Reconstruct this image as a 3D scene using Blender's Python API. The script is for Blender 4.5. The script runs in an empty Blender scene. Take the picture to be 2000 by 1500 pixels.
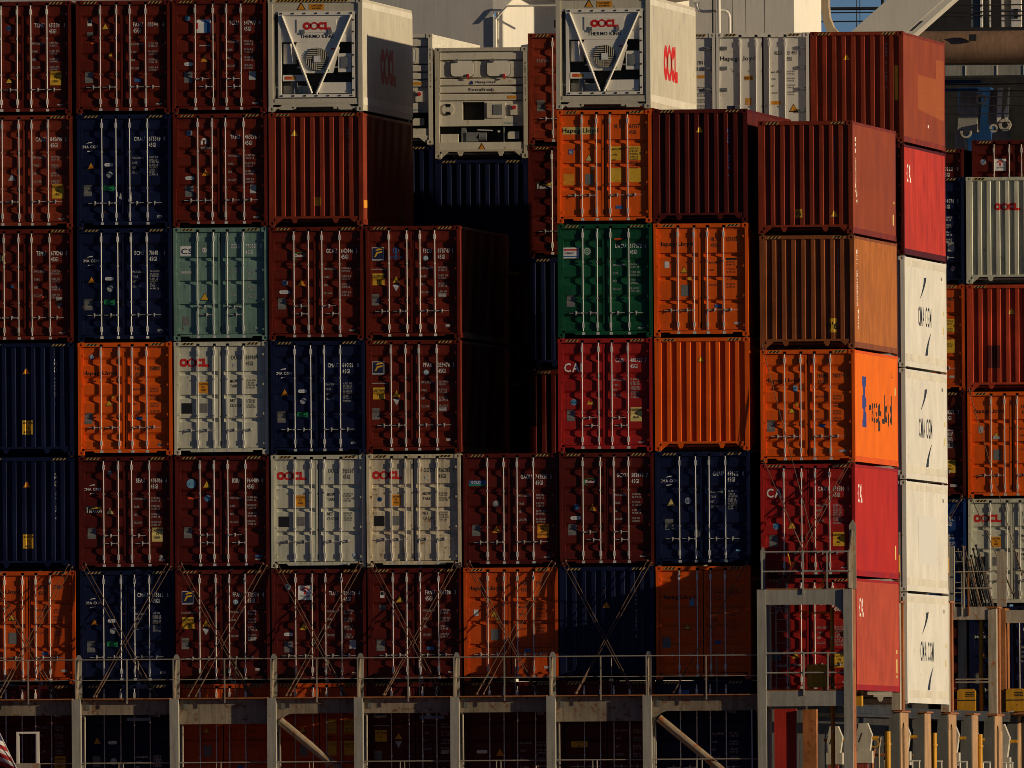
import bpy, math, random
from mathutils import Vector

# ------------------------------------------------------------------ camera, sky, sun, exposure
scene = bpy.context.scene
col = scene.collection
R = math.radians

cam_data = bpy.data.cameras.new('camera')
cam = bpy.data.objects.new('camera', cam_data)
col.objects.link(cam)
YAW, PITCH, ROLL = R(-5.895), R(0.833), R(-0.390)
fwd = Vector((math.sin(YAW) * math.cos(PITCH), math.cos(YAW) * math.cos(PITCH), math.sin(PITCH)))
rgt = Vector((math.cos(YAW), -math.sin(YAW), 0))
upv = rgt.cross(fwd)
r2 = math.cos(ROLL) * rgt + math.sin(ROLL) * upv
u2 = -math.sin(ROLL) * rgt + math.cos(ROLL) * upv
from mathutils import Matrix
M = Matrix((r2, u2, -fwd)).transposed().to_4x4()
M.translation = (93.797, -800.0, 9.2986)
cam.matrix_world = M
cam_data.sensor_width = 36.0
cam_data.lens = 1103.14
cam_data.clip_start = 5.0
cam_data.clip_end = 30000.0
scene.camera = cam

SUN_AZ, SUN_EL = 13.0, 10.0        # degrees: from starboard towards the viewer; above the horizon
sdir = Vector((math.cos(R(SUN_AZ)) * math.cos(R(SUN_EL)), -math.sin(R(SUN_AZ)) * math.cos(R(SUN_EL)), math.sin(R(SUN_EL))))
world = bpy.data.worlds.new('World')
scene.world = world
world.use_nodes = True
wn = world.node_tree
sky = wn.nodes.new('ShaderNodeTexSky')
sky.sky_type = 'NISHITA'
sky.sun_disc = False
sky.sun_elevation = R(SUN_EL)
sky.sun_rotation = R(90 + SUN_AZ)
sky.air_density = 0.36
sky.dust_density = 0.0
sky.ozone_density = 2.5
wn.links.new(sky.outputs['Color'], wn.nodes['Background'].inputs['Color'])
wn.nodes['Background'].inputs['Strength'].default_value = 0.05

sun_data = bpy.data.lights.new('sun', 'SUN')
sun_data.energy = 5.0
sun_data.angle = R(0.5)
sun_data.color = (1.0, 0.80, 0.53)
sun = bpy.data.objects.new('sun', sun_data)
col.objects.link(sun)
sun.rotation_euler = sdir.to_track_quat('Z', 'Y').to_euler()

scene.view_settings.view_transform = 'Standard'
scene.view_settings.look = 'None'
scene.view_settings.exposure = -0.30
scene.view_settings.gamma = 1.0
scene.view_settings.use_curve_mapping = False
scene.render.engine = 'CYCLES'
scene.cycles.use_denoising = True
scene.cycles.max_bounces = 6
scene.cycles.filter_width = 0.85

random.seed(7)

# ------------------------------------------------------------------ materials
MATS = {}


def nd(nt, t, **kw):
    n = nt.nodes.new(t)
    for k, v in kw.items():
        if k in ('operation', 'blend_type', 'data_type', 'noise_dimensions', 'interpolation'):
            setattr(n, k, v)
        else:
            n.inputs[k].default_value = v
    return n


def paint(name, c, rough=0.5, rust=0.32, metal=0.0, var=0.24, streak=1.25, bump=0.4, rustc=(0.10, 0.035, 0.012), spec=0.2):
    """painted steel: base colour, tonal variation, vertical run-off streaks, rust specks, shallow dents"""
    if name in MATS:
        return MATS[name]
    m = bpy.data.materials.new(name)
    m.use_nodes = True
    nt = m.node_tree
    b = nt.nodes['Principled BSDF']
    L = nt.links.new
    tc = nt.nodes.new('ShaderNodeTexCoord')
    oi = nt.nodes.new('ShaderNodeObjectInfo')
    mul = nd(nt, 'ShaderNodeVectorMath', operation='SCALE')
    mul.inputs[0].default_value = (37.0, 53.0, 71.0)
    L(oi.outputs['Random'], mul.inputs['Scale'])
    add = nd(nt, 'ShaderNodeVectorMath', operation='ADD')
    L(tc.outputs['Object'], add.inputs[0])
    L(mul.outputs[0], add.inputs[1])
    n1 = nd(nt, 'ShaderNodeTexNoise', Scale=0.9, Detail=5.0, Roughness=0.6)
    L(add.outputs[0], n1.inputs['Vector'])
    sc = nd(nt, 'ShaderNodeVectorMath', operation='MULTIPLY')
    sc.inputs[1].default_value = (9.0, 3.0, 0.55)
    L(add.outputs[0], sc.inputs[0])
    n2 = nd(nt, 'ShaderNodeTexNoise', Scale=1.6, Detail=5.0, Roughness=0.65)
    L(sc.outputs[0], n2.inputs['Vector'])
    n3 = nd(nt, 'ShaderNodeTexNoise', Scale=5.5, Detail=8.0, Roughness=0.7)
    L(add.outputs[0], n3.inputs['Vector'])

    def ramp(src, a, z, lo, hi):
        r = nt.nodes.new('ShaderNodeMapRange')
        r.inputs['From Min'].default_value = a
        r.inputs['From Max'].default_value = z
        r.inputs['To Min'].default_value = lo
        r.inputs['To Max'].default_value = hi
        L(src, r.inputs['Value'])
        return r.outputs['Result']

    v1 = ramp(n1.outputs['Fac'], 0.3, 0.7, 1 - var, 1 + var)
    v2 = ramp(n2.outputs['Fac'], 0.35, 0.7, 1 + 0.06 * streak, 1 - 0.22 * streak)
    mm = nd(nt, 'ShaderNodeMath', operation='MULTIPLY')
    L(v1, mm.inputs[0])
    L(v2, mm.inputs[1])
    cs = nd(nt, 'ShaderNodeVectorMath', operation='SCALE')
    cs.inputs[0].default_value = c
    L(mm.outputs[0], cs.inputs['Scale'])
    rm = ramp(n3.outputs['Fac'], 0.685 - 0.14 * rust, 0.735 - 0.10 * rust, 0.0, min(1.0, 0.55 + rust * 0.4) if rust > 0 else 0.0)
    st = ramp(n2.outputs['Fac'], 0.62, 0.75, 0.0, 0.45 * rust)
    mx = nd(nt, 'ShaderNodeMath', operation='MAXIMUM')
    L(rm, mx.inputs[0])
    L(st, mx.inputs[1])
    mix = nt.nodes.new('ShaderNodeMix')
    mix.data_type = 'RGBA'
    L(mx.outputs[0], mix.inputs['Factor'])
    L(cs.outputs[0], mix.inputs['A'])
    mix.inputs['B'].default_value = (*rustc, 1)
    L(mix.outputs['Result'], b.inputs['Base Color'])
    rr = ramp(n1.outputs['Fac'], 0.3, 0.7, rough - 0.08, rough + 0.12)
    L(rr, b.inputs['Roughness'])
    b.inputs['Metallic'].default_value = metal
    b.inputs['Specular IOR Level'].default_value = spec
    if bump > 0:
        n4 = nd(nt, 'ShaderNodeTexNoise', Scale=2.2, Detail=3.0)
        L(add.outputs[0], n4.inputs['Vector'])
        bp = nd(nt, 'ShaderNodeBump', Strength=bump, Distance=0.02)
        L(n4.outputs['Fac'], bp.inputs['Height'])
        L(bp.outputs['Normal'], b.inputs['Normal'])
    MATS[name] = m
    return m


def flat(name, c, rough=0.6, wear=0.3):
    """printed vinyl and stencilled paint, slightly worn"""
    if name in MATS:
        return MATS[name]
    m = bpy.data.materials.new(name)
    m.use_nodes = True
    nt = m.node_tree
    b = nt.nodes['Principled BSDF']
    tc = nt.nodes.new('ShaderNodeTexCoord')
    n = nd(nt, 'ShaderNodeTexNoise', Scale=14.0, Detail=6.0, Roughness=0.7)
    nt.links.new(tc.outputs['Object'], n.inputs['Vector'])
    r = nt.nodes.new('ShaderNodeMapRange')
    r.inputs['From Min'].default_value = 0.35
    r.inputs['From Max'].default_value = 0.68
    r.inputs['To Min'].default_value = 1.0
    r.inputs['To Max'].default_value = 1.0 - wear
    nt.links.new(n.outputs['Fac'], r.inputs['Value'])
    s = nd(nt, 'ShaderNodeVectorMath', operation='SCALE')
    s.inputs[0].default_value = c
    nt.links.new(r.outputs['Result'], s.inputs['Scale'])
    nt.links.new(s.outputs[0], b.inputs['Base Color'])
    b.inputs['Roughness'].default_value = rough
    b.inputs['Specular IOR Level'].default_value = 0.3
    MATS[name] = m
    return m


PAINT = {
    'orangeside': paint('paint_orange_flank', (0.72, 0.140, 0.006), var=0.08, rust=0.12, streak=0.4),  # copy of the orange with the flank's sunlit look put into it
    'farred': paint('paint_worn_red', (0.42, 0.050, 0.018)),
    'brown': paint('paint_brown', (0.118, 0.011, 0.004)),
    'maroon': paint('paint_maroon', (0.083, 0.007, 0.004)),
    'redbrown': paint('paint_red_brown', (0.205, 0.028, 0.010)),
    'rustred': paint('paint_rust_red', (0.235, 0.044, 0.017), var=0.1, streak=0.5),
    'ochrefront': paint('paint_ochre_dim_front', (0.24, 0.070, 0.020), rust=0.5),  # darker copy of the ochre; the front's dimmer light is in the colour
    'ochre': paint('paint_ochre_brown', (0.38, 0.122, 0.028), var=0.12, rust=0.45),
    'orange': paint('paint_orange', (0.70, 0.098, 0.005), var=0.1, rust=0.15, streak=0.5),
    'dullorange': paint('paint_dull_orange', (0.54, 0.072, 0.006), var=0.14, rust=0.4),
    'navy': paint('paint_navy', (0.003, 0.007, 0.036), var=0.25, streak=0.6),
    'blue': paint('paint_blue', (0.008, 0.04, 0.17), var=0.15),
    'teal': paint('paint_teal', (0.15, 0.255, 0.215), rust=0.5),
    'grey': paint('paint_light_grey', (0.55, 0.545, 0.43), rust=0.45, var=0.1),
    'cream': paint('paint_cream', (0.62, 0.54, 0.38), rust=0.8, streak=1.9, rustc=(0.20, 0.08, 0.025)),
    'green': paint('paint_green', (0.005, 0.070, 0.030)),
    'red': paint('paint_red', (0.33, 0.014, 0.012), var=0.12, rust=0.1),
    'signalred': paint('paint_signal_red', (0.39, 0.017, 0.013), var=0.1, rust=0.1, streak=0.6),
    'fadedred': paint('paint_faded_red', (0.38, 0.058, 0.030), var=0.18, rust=0.15, streak=0.5),
    'brightred': paint('paint_bright_red', (0.44, 0.034, 0.022), var=0.16, rust=0.1),
    'white': paint('paint_reefer_white', (0.69, 0.665, 0.60), rust=0.5, var=0.05, streak=0.35, rustc=(0.32, 0.17, 0.07), bump=0.1),
    'oldwhite': paint('paint_reefer_aged', (0.66, 0.62, 0.52), rust=0.5, var=0.07, streak=0.5, rustc=(0.32, 0.16, 0.06), bump=0.1),
    'beige': paint('paint_reefer_beige', (0.53, 0.49, 0.39), rust=0.5, var=0.08, streak=0.6, rustc=(0.28, 0.14, 0.06), bump=0.1),
}
STEEL = paint('galvanised_steel', (0.66, 0.64, 0.60), rough=0.32, metal=0.25, rust=0.25, var=0.12, streak=0.2, bump=0)
STEELW = paint('white_rod_paint', (0.70, 0.68, 0.63), rough=0.45, rust=0.5, var=0.1, streak=0.3, bump=0)
STEELD = paint('dull_rod_zinc', (0.50, 0.48, 0.45), rough=0.45, rust=0.6, var=0.15, streak=0.3, bump=0)
HANDLE = paint('handle_steel', (0.42, 0.41, 0.39), rough=0.45, rust=0.3, var=0.15, streak=0.2, bump=0)
RUBBER = flat('black_gasket', (0.012, 0.012, 0.013), 0.7)
GREYSTEEL = paint('ship_grey_paint', (0.31, 0.30, 0.26), rust=0.5, var=0.1, streak=1.2, rustc=(0.22, 0.075, 0.02))
TANSTEEL = paint('ship_rusty_paint', (0.40, 0.34, 0.26), rust=0.9, var=0.15, streak=1.4, rustc=(0.38, 0.13, 0.03))
RUSTSTEEL = paint('rusty_steel', (0.34, 0.13, 0.045), rust=1.0, var=0.3, streak=1.2, rustc=(0.20, 0.06, 0.02))
RODSTEEL = paint('lashing_steel', (0.125, 0.075, 0.048), rust=0.8, var=0.3, streak=0.2, bump=0)
SHIPWHITE = paint('ship_white_paint', (0.76, 0.72, 0.63), rust=0.06, var=0.04, streak=0.3, bump=0.1, rustc=(0.4, 0.25, 0.12))
YELLOW = paint('equipment_yellow', (0.55, 0.27, 0.02), rust=0.4, var=0.12)
DARKSTEEL = paint('dark_machine_steel', (0.035, 0.034, 0.033), rust=0.3, var=0.3)
MIDGREY = paint('machine_grey', (0.17, 0.18, 0.19), rust=0.2, var=0.15)
CRANEBLUE = paint('crane_blue', (0.016, 0.07, 0.20), rust=0.1, var=0.15)
CRANERUST = paint('crane_brown_tube', (0.30, 0.18, 0.11), rust=0.15, var=0.25, rustc=(0.12, 0.04, 0.015))
BRACESTEEL = paint('ship_brace_rusty_paint', (0.24, 0.19, 0.13), rust=1.2, var=0.2, streak=0.6, rustc=(0.26, 0.085, 0.02))
FLANGESHADE = paint('deckhouse_flange_shaded', (0.42, 0.33, 0.22), rust=0.1, var=0.05)  # shade on the white flange, put into a tan colour
WINCHWHITE = paint('winch_dirty_white', (0.50, 0.46, 0.37), rust=0.5, var=0.15, streak=0.8)
RAILSTEEL = paint('ship_rail_paint', (0.28, 0.25, 0.20), rust=0.7, var=0.2, streak=0.5, bump=0)
PLATESTEEL = paint('ship_plate_grey', (0.135, 0.135, 0.125), rust=0.4, var=0.15, streak=1.0)  # dark grey puts shade on the pillar fronts; number plates share it
BEAMSTEEL = paint('ship_dull_beam_paint', (0.23, 0.19, 0.135), rust=1.05, var=0.25, streak=1.5, rustc=(0.13, 0.045, 0.012))
PILLARLIT = paint('ship_pillar_lit_tan', (0.44, 0.27, 0.14), rust=0.8, var=0.2, streak=1.5, rustc=(0.34, 0.12, 0.03))  # bright tan carries the sunlight on the pillars' starboard faces
WALLGREY = paint('deckhouse_grey_white', (0.50, 0.48, 0.45), rust=0.05, var=0.04, streak=0.5, bump=0.1, rustc=(0.3, 0.2, 0.1))
WALLWHITE = paint('deckhouse_panel_white', (0.66, 0.63, 0.56), rust=0.05, var=0.04, streak=0.4, bump=0.1, rustc=(0.4, 0.25, 0.12))
DECKRED = paint('deck_red_paint', (0.30, 0.06, 0.04), rust=0.5, var=0.2)

INK = {
    'w': flat('print_white', (0.80, 0.80, 0.78)),
    'dw': flat('print_dull_white', (0.45, 0.45, 0.45), wear=0.5),
    'k': flat('print_black', (0.014, 0.014, 0.016)),
    'dk': flat('print_faded_black', (0.05, 0.045, 0.04), wear=0.3),
    'y': flat('print_yellow', (0.72, 0.42, 0.03)),
    'py': flat('print_pale_yellow', (0.70, 0.56, 0.20)),
    'o': flat('print_amber', (0.74, 0.30, 0.02)),
    'r': flat('print_red', (0.62, 0.022, 0.02)),
    'n': flat('print_navy', (0.012, 0.018, 0.07)),
    'b': flat('print_blue', (0.03, 0.13, 0.36)),
    'lb': flat('print_light_blue', (0.16, 0.40, 0.58)),
    'g': flat('print_green', (0.015, 0.26, 0.09)),
    'gr': flat('print_plate_grey', (0.17, 0.17, 0.165)),
    'lg': flat('print_light_grey', (0.45, 0.45, 0.44)),
    'ob': flat('print_orange_band', (0.78, 0.10, 0.02)),
    'hb': flat('print_emblem_blue', (0.03, 0.05, 0.24)),
    'gn': flat('print_slate', (0.028, 0.036, 0.055)),
    'hz': flat('print_hazard_yellow', (0.55, 0.36, 0.09)),
    'sl': flat('print_silver', (0.50, 0.51, 0.53)),
}

# ------------------------------------------------------------------ mesh helpers


class MB:
    def __init__(self):
        self.v = []
        self.f = []
        self.m = []

    def quad(self, a, b, c, d, m=0):
        n = len(self.v)
        self.v += [a, b, c, d]
        self.f.append((n, n + 1, n + 2, n + 3))
        self.m.append(m)

    def box(self, x0, x1, y0, y1, z0, z1, m=0):
        n = len(self.v)
        self.v += [(x0, y0, z0), (x1, y0, z0), (x1, y1, z0), (x0, y1, z0), (x0, y0, z1), (x1, y0, z1), (x1, y1, z1), (x0, y1, z1)]
        for q in ((0, 3, 2, 1), (4, 5, 6, 7), (0, 1, 5, 4), (1, 2, 6, 5), (2, 3, 7, 6), (3, 0, 4, 7)):
            self.f.append(tuple(n + i for i in q))
            self.m.append(m)
        return self

    def prism_xz(self, pts, y0, y1, m=0, m_side=None):
        """polygon in the xz plane (counter-clockwise seen from -y) pushed from y0 (front) to y1"""
        n = len(self.v)
        k = len(pts)
        self.v += [(p[0], y0, p[1]) for p in pts] + [(p[0], y1, p[1]) for p in pts]
        self.f.append(tuple(n + i for i in range(k)))
        self.m.append(m)
        self.f.append(tuple(n + k + i for i in reversed(range(k))))
        self.m.append(m)
        for i in range(k):
            j = (i + 1) % k
            self.f.append((n + i, n + k + i, n + k + j, n + j))
            self.m.append(m if m_side is None else m_side)
        return self

    def prism_yz(self, pts, x0, x1, m=0):
        """polygon in the yz plane pushed from x0 to x1"""
        n = len(self.v)
        k = len(pts)
        self.v += [(x0, p[0], p[1]) for p in pts] + [(x1, p[0], p[1]) for p in pts]
        self.f.append(tuple(n + i for i in reversed(range(k))))
        self.m.append(m)
        self.f.append(tuple(n + k + i for i in range(k)))
        self.m.append(m)
        for i in range(k):
            j = (i + 1) % k
            self.f.append((n + i, n + j, n + k + j, n + k + i))
            self.m.append(m)
        return self

    def tube(self, pts, r, n=8, m=0, cap=True):
        """round bar through a list of points; r a number or a list"""
        pts = [Vector(p) for p in pts]
        rr = r if isinstance(r, (list, tuple)) else [r] * len(pts)
        base = len(self.v)
        for i, p in enumerate(pts):
            if i == 0:
                t = pts[1] - pts[0]
            elif i == len(pts) - 1:
                t = pts[-1] - pts[-2]
            else:
                t = (pts[i + 1] - pts[i]).normalized() + (pts[i] - pts[i - 1]).normalized()
            t.normalize()
            a = Vector((0, 1, 0)) if abs(t.y) < 0.9 else Vector((1, 0, 0))
            e1 = t.cross(a).normalized()
            e2 = t.cross(e1).normalized()
            for k in range(n):
                an = 2 * math.pi * k / n
                q = p + rr[i] * (math.cos(an) * e1 + math.sin(an) * e2)
                self.v.append(tuple(q))
        for i in range(len(pts) - 1):
            for k in range(n):
                k2 = (k + 1) % n
                self.f.append((base + i * n + k, base + i * n + k2, base + (i + 1) * n + k2, base + (i + 1) * n + k))
                self.m.append(m)
        if cap:
            self.f.append(tuple(base + k for k in reversed(range(n))))
            self.f.append(tuple(base + (len(pts) - 1) * n + k for k in range(n)))
            self.m += [m, m]
        return self

    def mesh(self, name, nslots=None, smooth=False):
        me = bpy.data.meshes.new(name)
        me.from_pydata(self.v, [], self.f)
        k = nslots or (max(self.m) + 1 if self.m else 1)
        for _ in range(k):
            me.materials.append(None)
        me.polygons.foreach_set('material_index', self.m)
        if smooth:
            me.polygons.foreach_set('use_smooth', [True] * len(self.f))
        me.update()
        return me


def link(name, me, mats, parent=None, loc=(0, 0, 0), rot=None):
    o = bpy.data.objects.new(name, me)
    col.objects.link(o)
    o.location = loc
    if rot:
        o.rotation_euler = rot
    if parent is not None:
        o.parent = parent
    if not isinstance(mats, (list, tuple)):
        mats = [mats]
    for i, s in enumerate(o.material_slots):
        s.link = 'OBJECT'
        s.material = mats[min(i, len(mats) - 1)]
    return o


def build(name, mb, mats, parent=None, loc=(0, 0, 0), rot=None, smooth=False):
    return link(name, mb.mesh(name, smooth=smooth), mats, parent, loc, rot)


def thing(name, label, cat, loc=(0, 0, 0), group=None):
    o = bpy.data.objects.new(name, None)
    o.empty_display_size = 0.3
    col.objects.link(o)
    o.location = loc
    o['label'] = label
    o['category'] = cat
    o['kind'] = 'thing'
    if group:
        o['group'] = group
    return o


def tag(o, label, cat, group=None):
    o['label'] = label
    o['category'] = cat
    if group:
        o['group'] = group
    return o


# ------------------------------------------------------------------ glyphs
CHARS = "ABCDEFGHIJKLMNOPQRSTUVWXYZabcdefghijklmnopqrstuvwxyz0123456789.-'/:"
GLYPH = {}


def load_glyphs():
    tmp = []
    for bold in (0, 1):
        for ch in CHARS:
            cu = bpy.data.curves.new('glyph', 'FONT')
            cu.body = ch
            cu.resolution_u = 2
            cu.offset = 0.016 if bold else 0.010
            ob = bpy.data.objects.new('glyph', cu)
            col.objects.link(ob)
            tmp.append((bold, ch, ob, cu))
    dg = bpy.context.evaluated_depsgraph_get()
    dg.update()
    for bold, ch, ob, cu in tmp:
        me = bpy.data.meshes.new_from_object(ob.evaluated_get(dg))
        me.calc_loop_triangles()
        vs = [(v.co.x, v.co.y) for v in me.vertices]
        tris = [[vs[i] for i in t.vertices] for t in me.loop_triangles]
        xs = [p[0] for p in vs] or [0, 0.3]
        GLYPH[(bold, ch)] = (tris, min(xs), max(xs))
        bpy.data.meshes.remove(me)
    for bold, ch, ob, cu in tmp:
        bpy.data.objects.remove(ob)
        bpy.data.curves.remove(cu)


load_glyphs()
CAPH = max(p[1] for t in GLYPH[(0, 'H')][0] for p in t)


def text_polys(s, x, z, h, sx=0.9, bold=0, align='l', sp=0.10, vertical=False):
    """polygons of a string: capital height h, baseline at z; vertical stacks the characters downwards"""
    k = h / CAPH
    out = []
    cx = 0.0
    items = []
    for i, ch in enumerate(s):
        if vertical:
            if ch != ' ':
                tr, a, b = GLYPH[(bold, ch)]
                for t in tr:
                    out.append([((p[0] - (a + b) / 2) * k * sx + x, p[1] * k + z - i * h * 1.35) for p in t])
            continue
        if ch == ' ':
            cx += 0.32
            continue
        tr, a, b = GLYPH[(bold, ch)]
        items.append((tr, cx - a))
        cx += (b - a) + sp
    if vertical:
        return out
    off = 0.0 if align == 'l' else (-cx * k * sx if align == 'r' else -cx * k * sx / 2)
    for tr, dx in items:
        for t in tr:
            out.append([((p[0] + dx) * k * sx + x + off, p[1] * k + z) for p in t])
    return out


def circle(x, z, r, n=14, sx=1.0):
    return [(x + sx * r * math.cos(2 * math.pi * i / n), z + r * math.sin(2 * math.pi * i / n)) for i in range(n)]


def ring(x, z, ro, ri, a0=0.0, a1=2 * math.pi, n=18, scal=0.0, sx=1.0):
    out = []
    for i in range(n):
        p, q = a0 + (a1 - a0) * i / n, a0 + (a1 - a0) * (i + 1) / n

        def o(a):
            r = ro * (1 + scal * abs(math.cos(2.5 * (a - math.pi / 2))) - scal)
            return (x + sx * r * math.cos(a), z + r * math.sin(a))

        def i_(a):
            return (x + sx * ri * math.cos(a), z + ri * math.sin(a))
        out.append([i_(p), o(p), o(q), i_(q)])
    return out


def rect(x0, z0, x1, z1):
    return [[(x0, z0), (x1, z0), (x1, z1), (x0, z1)]]


def tri_up(x, z, s, flip=False):
    h = s * 0.88
    if flip:
        return [[(x - s / 2, z + h), (x, z), (x + s / 2, z + h)]]
    return [[(x - s / 2, z), (x + s / 2, z), (x, z + h)]]


def swoosh(x, z, w, h, up=True):
    """tapered arc, thick at one end"""
    out = []
    n = 10
    for i in range(n):
        p, q = i / n, (i + 1) / n

        def c(t):
            a = math.pi * (0.95 - 0.62 * t)
            th = h * (0.04 + 0.30 * t ** 1.5)
            xx, zz = w * math.cos(a), h * math.sin(a)
            return (xx, zz), (xx, zz - th)
        (a, b), (d, e) = c(p), c(q)
        s = 1 if up else -1
        quad = [(x + s * t[0], z + s * t[1]) for t in (b, e, d, a)]
        out.append(quad)
    return out


def split(polys, axis, cuts):
    out = list(polys)
    for c in cuts:
        nxt = []
        for p in out:
            lo = min(q[axis] for q in p)
            hi = max(q[axis] for q in p)
            if hi <= c + 1e-6 or lo >= c - 1e-6:
                nxt.append(p)
                continue
            A, B = [], []
            for i in range(len(p)):
                a, b = p[i], p[(i + 1) % len(p)]
                da, db = a[axis] - c, b[axis] - c
                if da <= 0:
                    A.append(a)
                if da >= 0:
                    B.append(a)
                if da * db < 0:
                    t = da / (da - db)
                    q = (a[0] + t * (b[0] - a[0]), a[1] + t * (b[1] - a[1]))
                    A.append(q)
                    B.append(q)
            if len(A) > 2:
                nxt.append(A)
            if len(B) > 2:
                nxt.append(B)
        out = nxt
    return out


def interp(prof, t):
    if t <= prof[0][0]:
        return prof[0][1]
    for (a, fa), (b, fb) in zip(prof, prof[1:]):
        if t <= b:
            return fa + (fb - fa) * (t - a) / (b - a) if b > a else fb
    return prof[-1][1]


def decal(name, layers, surf, parent):
    """thin printed sheet laid on a profiled surface. layers: [(polys, ink)]; surf: (kind, profile)
    kind 'z': y depends on z (doors); 'x': y depends on x (end walls); 's': starboard wall, x depends on y"""
    kind, prof = surf
    cuts = [p[0] for p in prof]
    mb = MB()
    mats = []
    for li, (polys, ink) in enumerate(layers):
        mats.append(INK[ink])
        off = 0.0025 + 0.0022 * li
        ax = {'z': 1, 'x': 0, 's': 0}[kind]
        for p in split(polys, ax, cuts):
            cx = sum(q[ax] for q in p) / len(p)
            n = len(mb.v)
            for q in p:
                # evaluate just inside the facet so that vertical steps stay sharp
                t = q[ax] + (cx - q[ax]) * 1e-4
                d = interp(prof, t)
                if kind == 's':
                    mb.v.append((d + off, q[0], q[1]))
                else:
                    mb.v.append((q[0], d - off, q[1]))
            mb.f.append(tuple(range(n, n + len(p))))
            mb.m.append(li)
    return build(name, mb, mats, parent)


# ------------------------------------------------------------------ container dimensions and shared meshes
W, H, LEN = 2.438, 2.896, 12.192
DY = 0.052                      # doors sit back from the posts
GD = 0.036                      # depth of pressed grooves
RODX = (0.62, 1.04, 1.385, 1.80)


def door_profile(kind):
    pr = [(0.165, DY)]
    if kind == 'A':             # four wide flats, three stepped grooves
        for z in (0.86, 1.46, 2.06):
            pr += [(z - 0.035, DY), (z, DY + GD), (z + 0.075, DY + GD), (z + 0.080, DY)]
    else:                       # five rolled corrugations
        for z in (0.47, 0.98, 1.45, 1.92, 2.40):
            pr += [(z - 0.115, DY), (z - 0.05, DY + GD), (z + 0.05, DY + GD), (z + 0.115, DY)]
    pr.append((2.775, DY))
    return pr


PROF = {'A': door_profile('A'), 'B': door_profile('B')}


def end_profile():
    pr = [(0.12, 0.022), (0.165, 0.022)]
    x = 0.165
    for i in range(8):
        pr += [(x + 0.022, 0.068), (x + 0.136, 0.068), (x + 0.156, 0.022), (x + 0.2505, 0.022)]
        x += 0.2505
    pr += [(x + 0.018, 0.068), (W - 0.115, 0.068)]
    return pr


PROF['E'] = end_profile()


def side_profile():
    pr = [(0.10, W - 0.008)]
    y = 0.16
    while y < LEN - 0.42:
        pr += [(y, W - 0.008), (y + 0.068, W - 0.044), (y + 0.138, W - 0.044), (y + 0.206, W - 0.008)]
        y += 0.278
    pr += [(LEN - 0.10, W - 0.008)]
    return pr


PROF['S'] = side_profile()


def reefer_side_profile():
    pr = [(0.10, W - 0.010)]
    y = 0.25
    while y < LEN - 0.3:
        pr += [(y, W - 0.010), (y + 0.020, W - 0.0115), (y + 0.080, W - 0.0115), (y + 0.100, W - 0.010)]
        y += 0.30
    pr += [(LEN - 0.10, W - 0.010)]
    return pr


PROF['RS'] = reefer_side_profile()
PROF['F'] = [(-9, 0.0), (9, 0.0)]


def m_frame(kind):
    b = MB()
    pw = 0.085 if kind == 'door' else 0.115
    yb = 0.14
    for x0, x1 in ((0.004, pw), (W - pw, W - 0.004)):
        b.box(x0, x1, 0.004, yb, 0.118, H - 0.118)
        b.box(0.004 if x0 < 1 else W - 0.12, 0.12 if x0 < 1 else W - 0.004, LEN - 0.12, LEN - 0.004, 0.118, H - 0.118)
    # header and sill at the near end
    if kind == 'door':
        b.box(0.162, W - 0.162, 0.008, yb - 0.003, H - 0.112, H - 0.006)
        b.prism_xz([(0.162, 0.105), (0.40, 0.105), (0.43, 0.060), (W - 0.43, 0.060), (W - 0.40, 0.105), (W - 0.162, 0.105), (W - 0.162, 0.152), (0.162, 0.152)], 0.010, yb - 0.003)
    else:
        b.box(0.162, W - 0.162, 0.008, yb - 0.003, H - 0.10, H - 0.006)
        b.box(0.112, W - 0.112, 0.012, yb - 0.003, 0.175, 0.235)
        b.prism_xz([(0.162, 0.03), (0.185, 0.03), (0.36, 0.175), (0.162, 0.175)], 0.014, 0.05)
        b.prism_xz([(W - 0.36, 0.175), (W - 0.185, 0.03), (W - 0.162, 0.03), (W - 0.162, 0.175)], 0.014, 0.05)
        for x in (0.66, 1.72):
            b.prism_xz([(x - 0.035, 0.06), (x + 0.035, 0.06), (x + 0.085, 0.175), (x - 0.085, 0.175)], 0.016, 0.05)
        b.box(0.36, W - 0.36, 0.9, 0.93, 0.03, 0.175)
    # rails along the length and across the far end
    for x0, x1 in ((0.006, 0.07), (W - 0.07, W - 0.006)):
        b.box(x0, x1, 0.178, LEN - 0.178, H - 0.085, H - 0.02)
        b.box(x0, x1, 0.178, LEN - 0.178, 0.02, 0.165)
    b.box(0.162, W - 0.162, LEN - 0.12, LEN - 0.008, H - 0.112, H - 0.006)
    b.box(0.162, W - 0.162, LEN - 0.12, LEN - 0.008, 0.03, 0.15)
    return b.mesh('frame')


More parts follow.
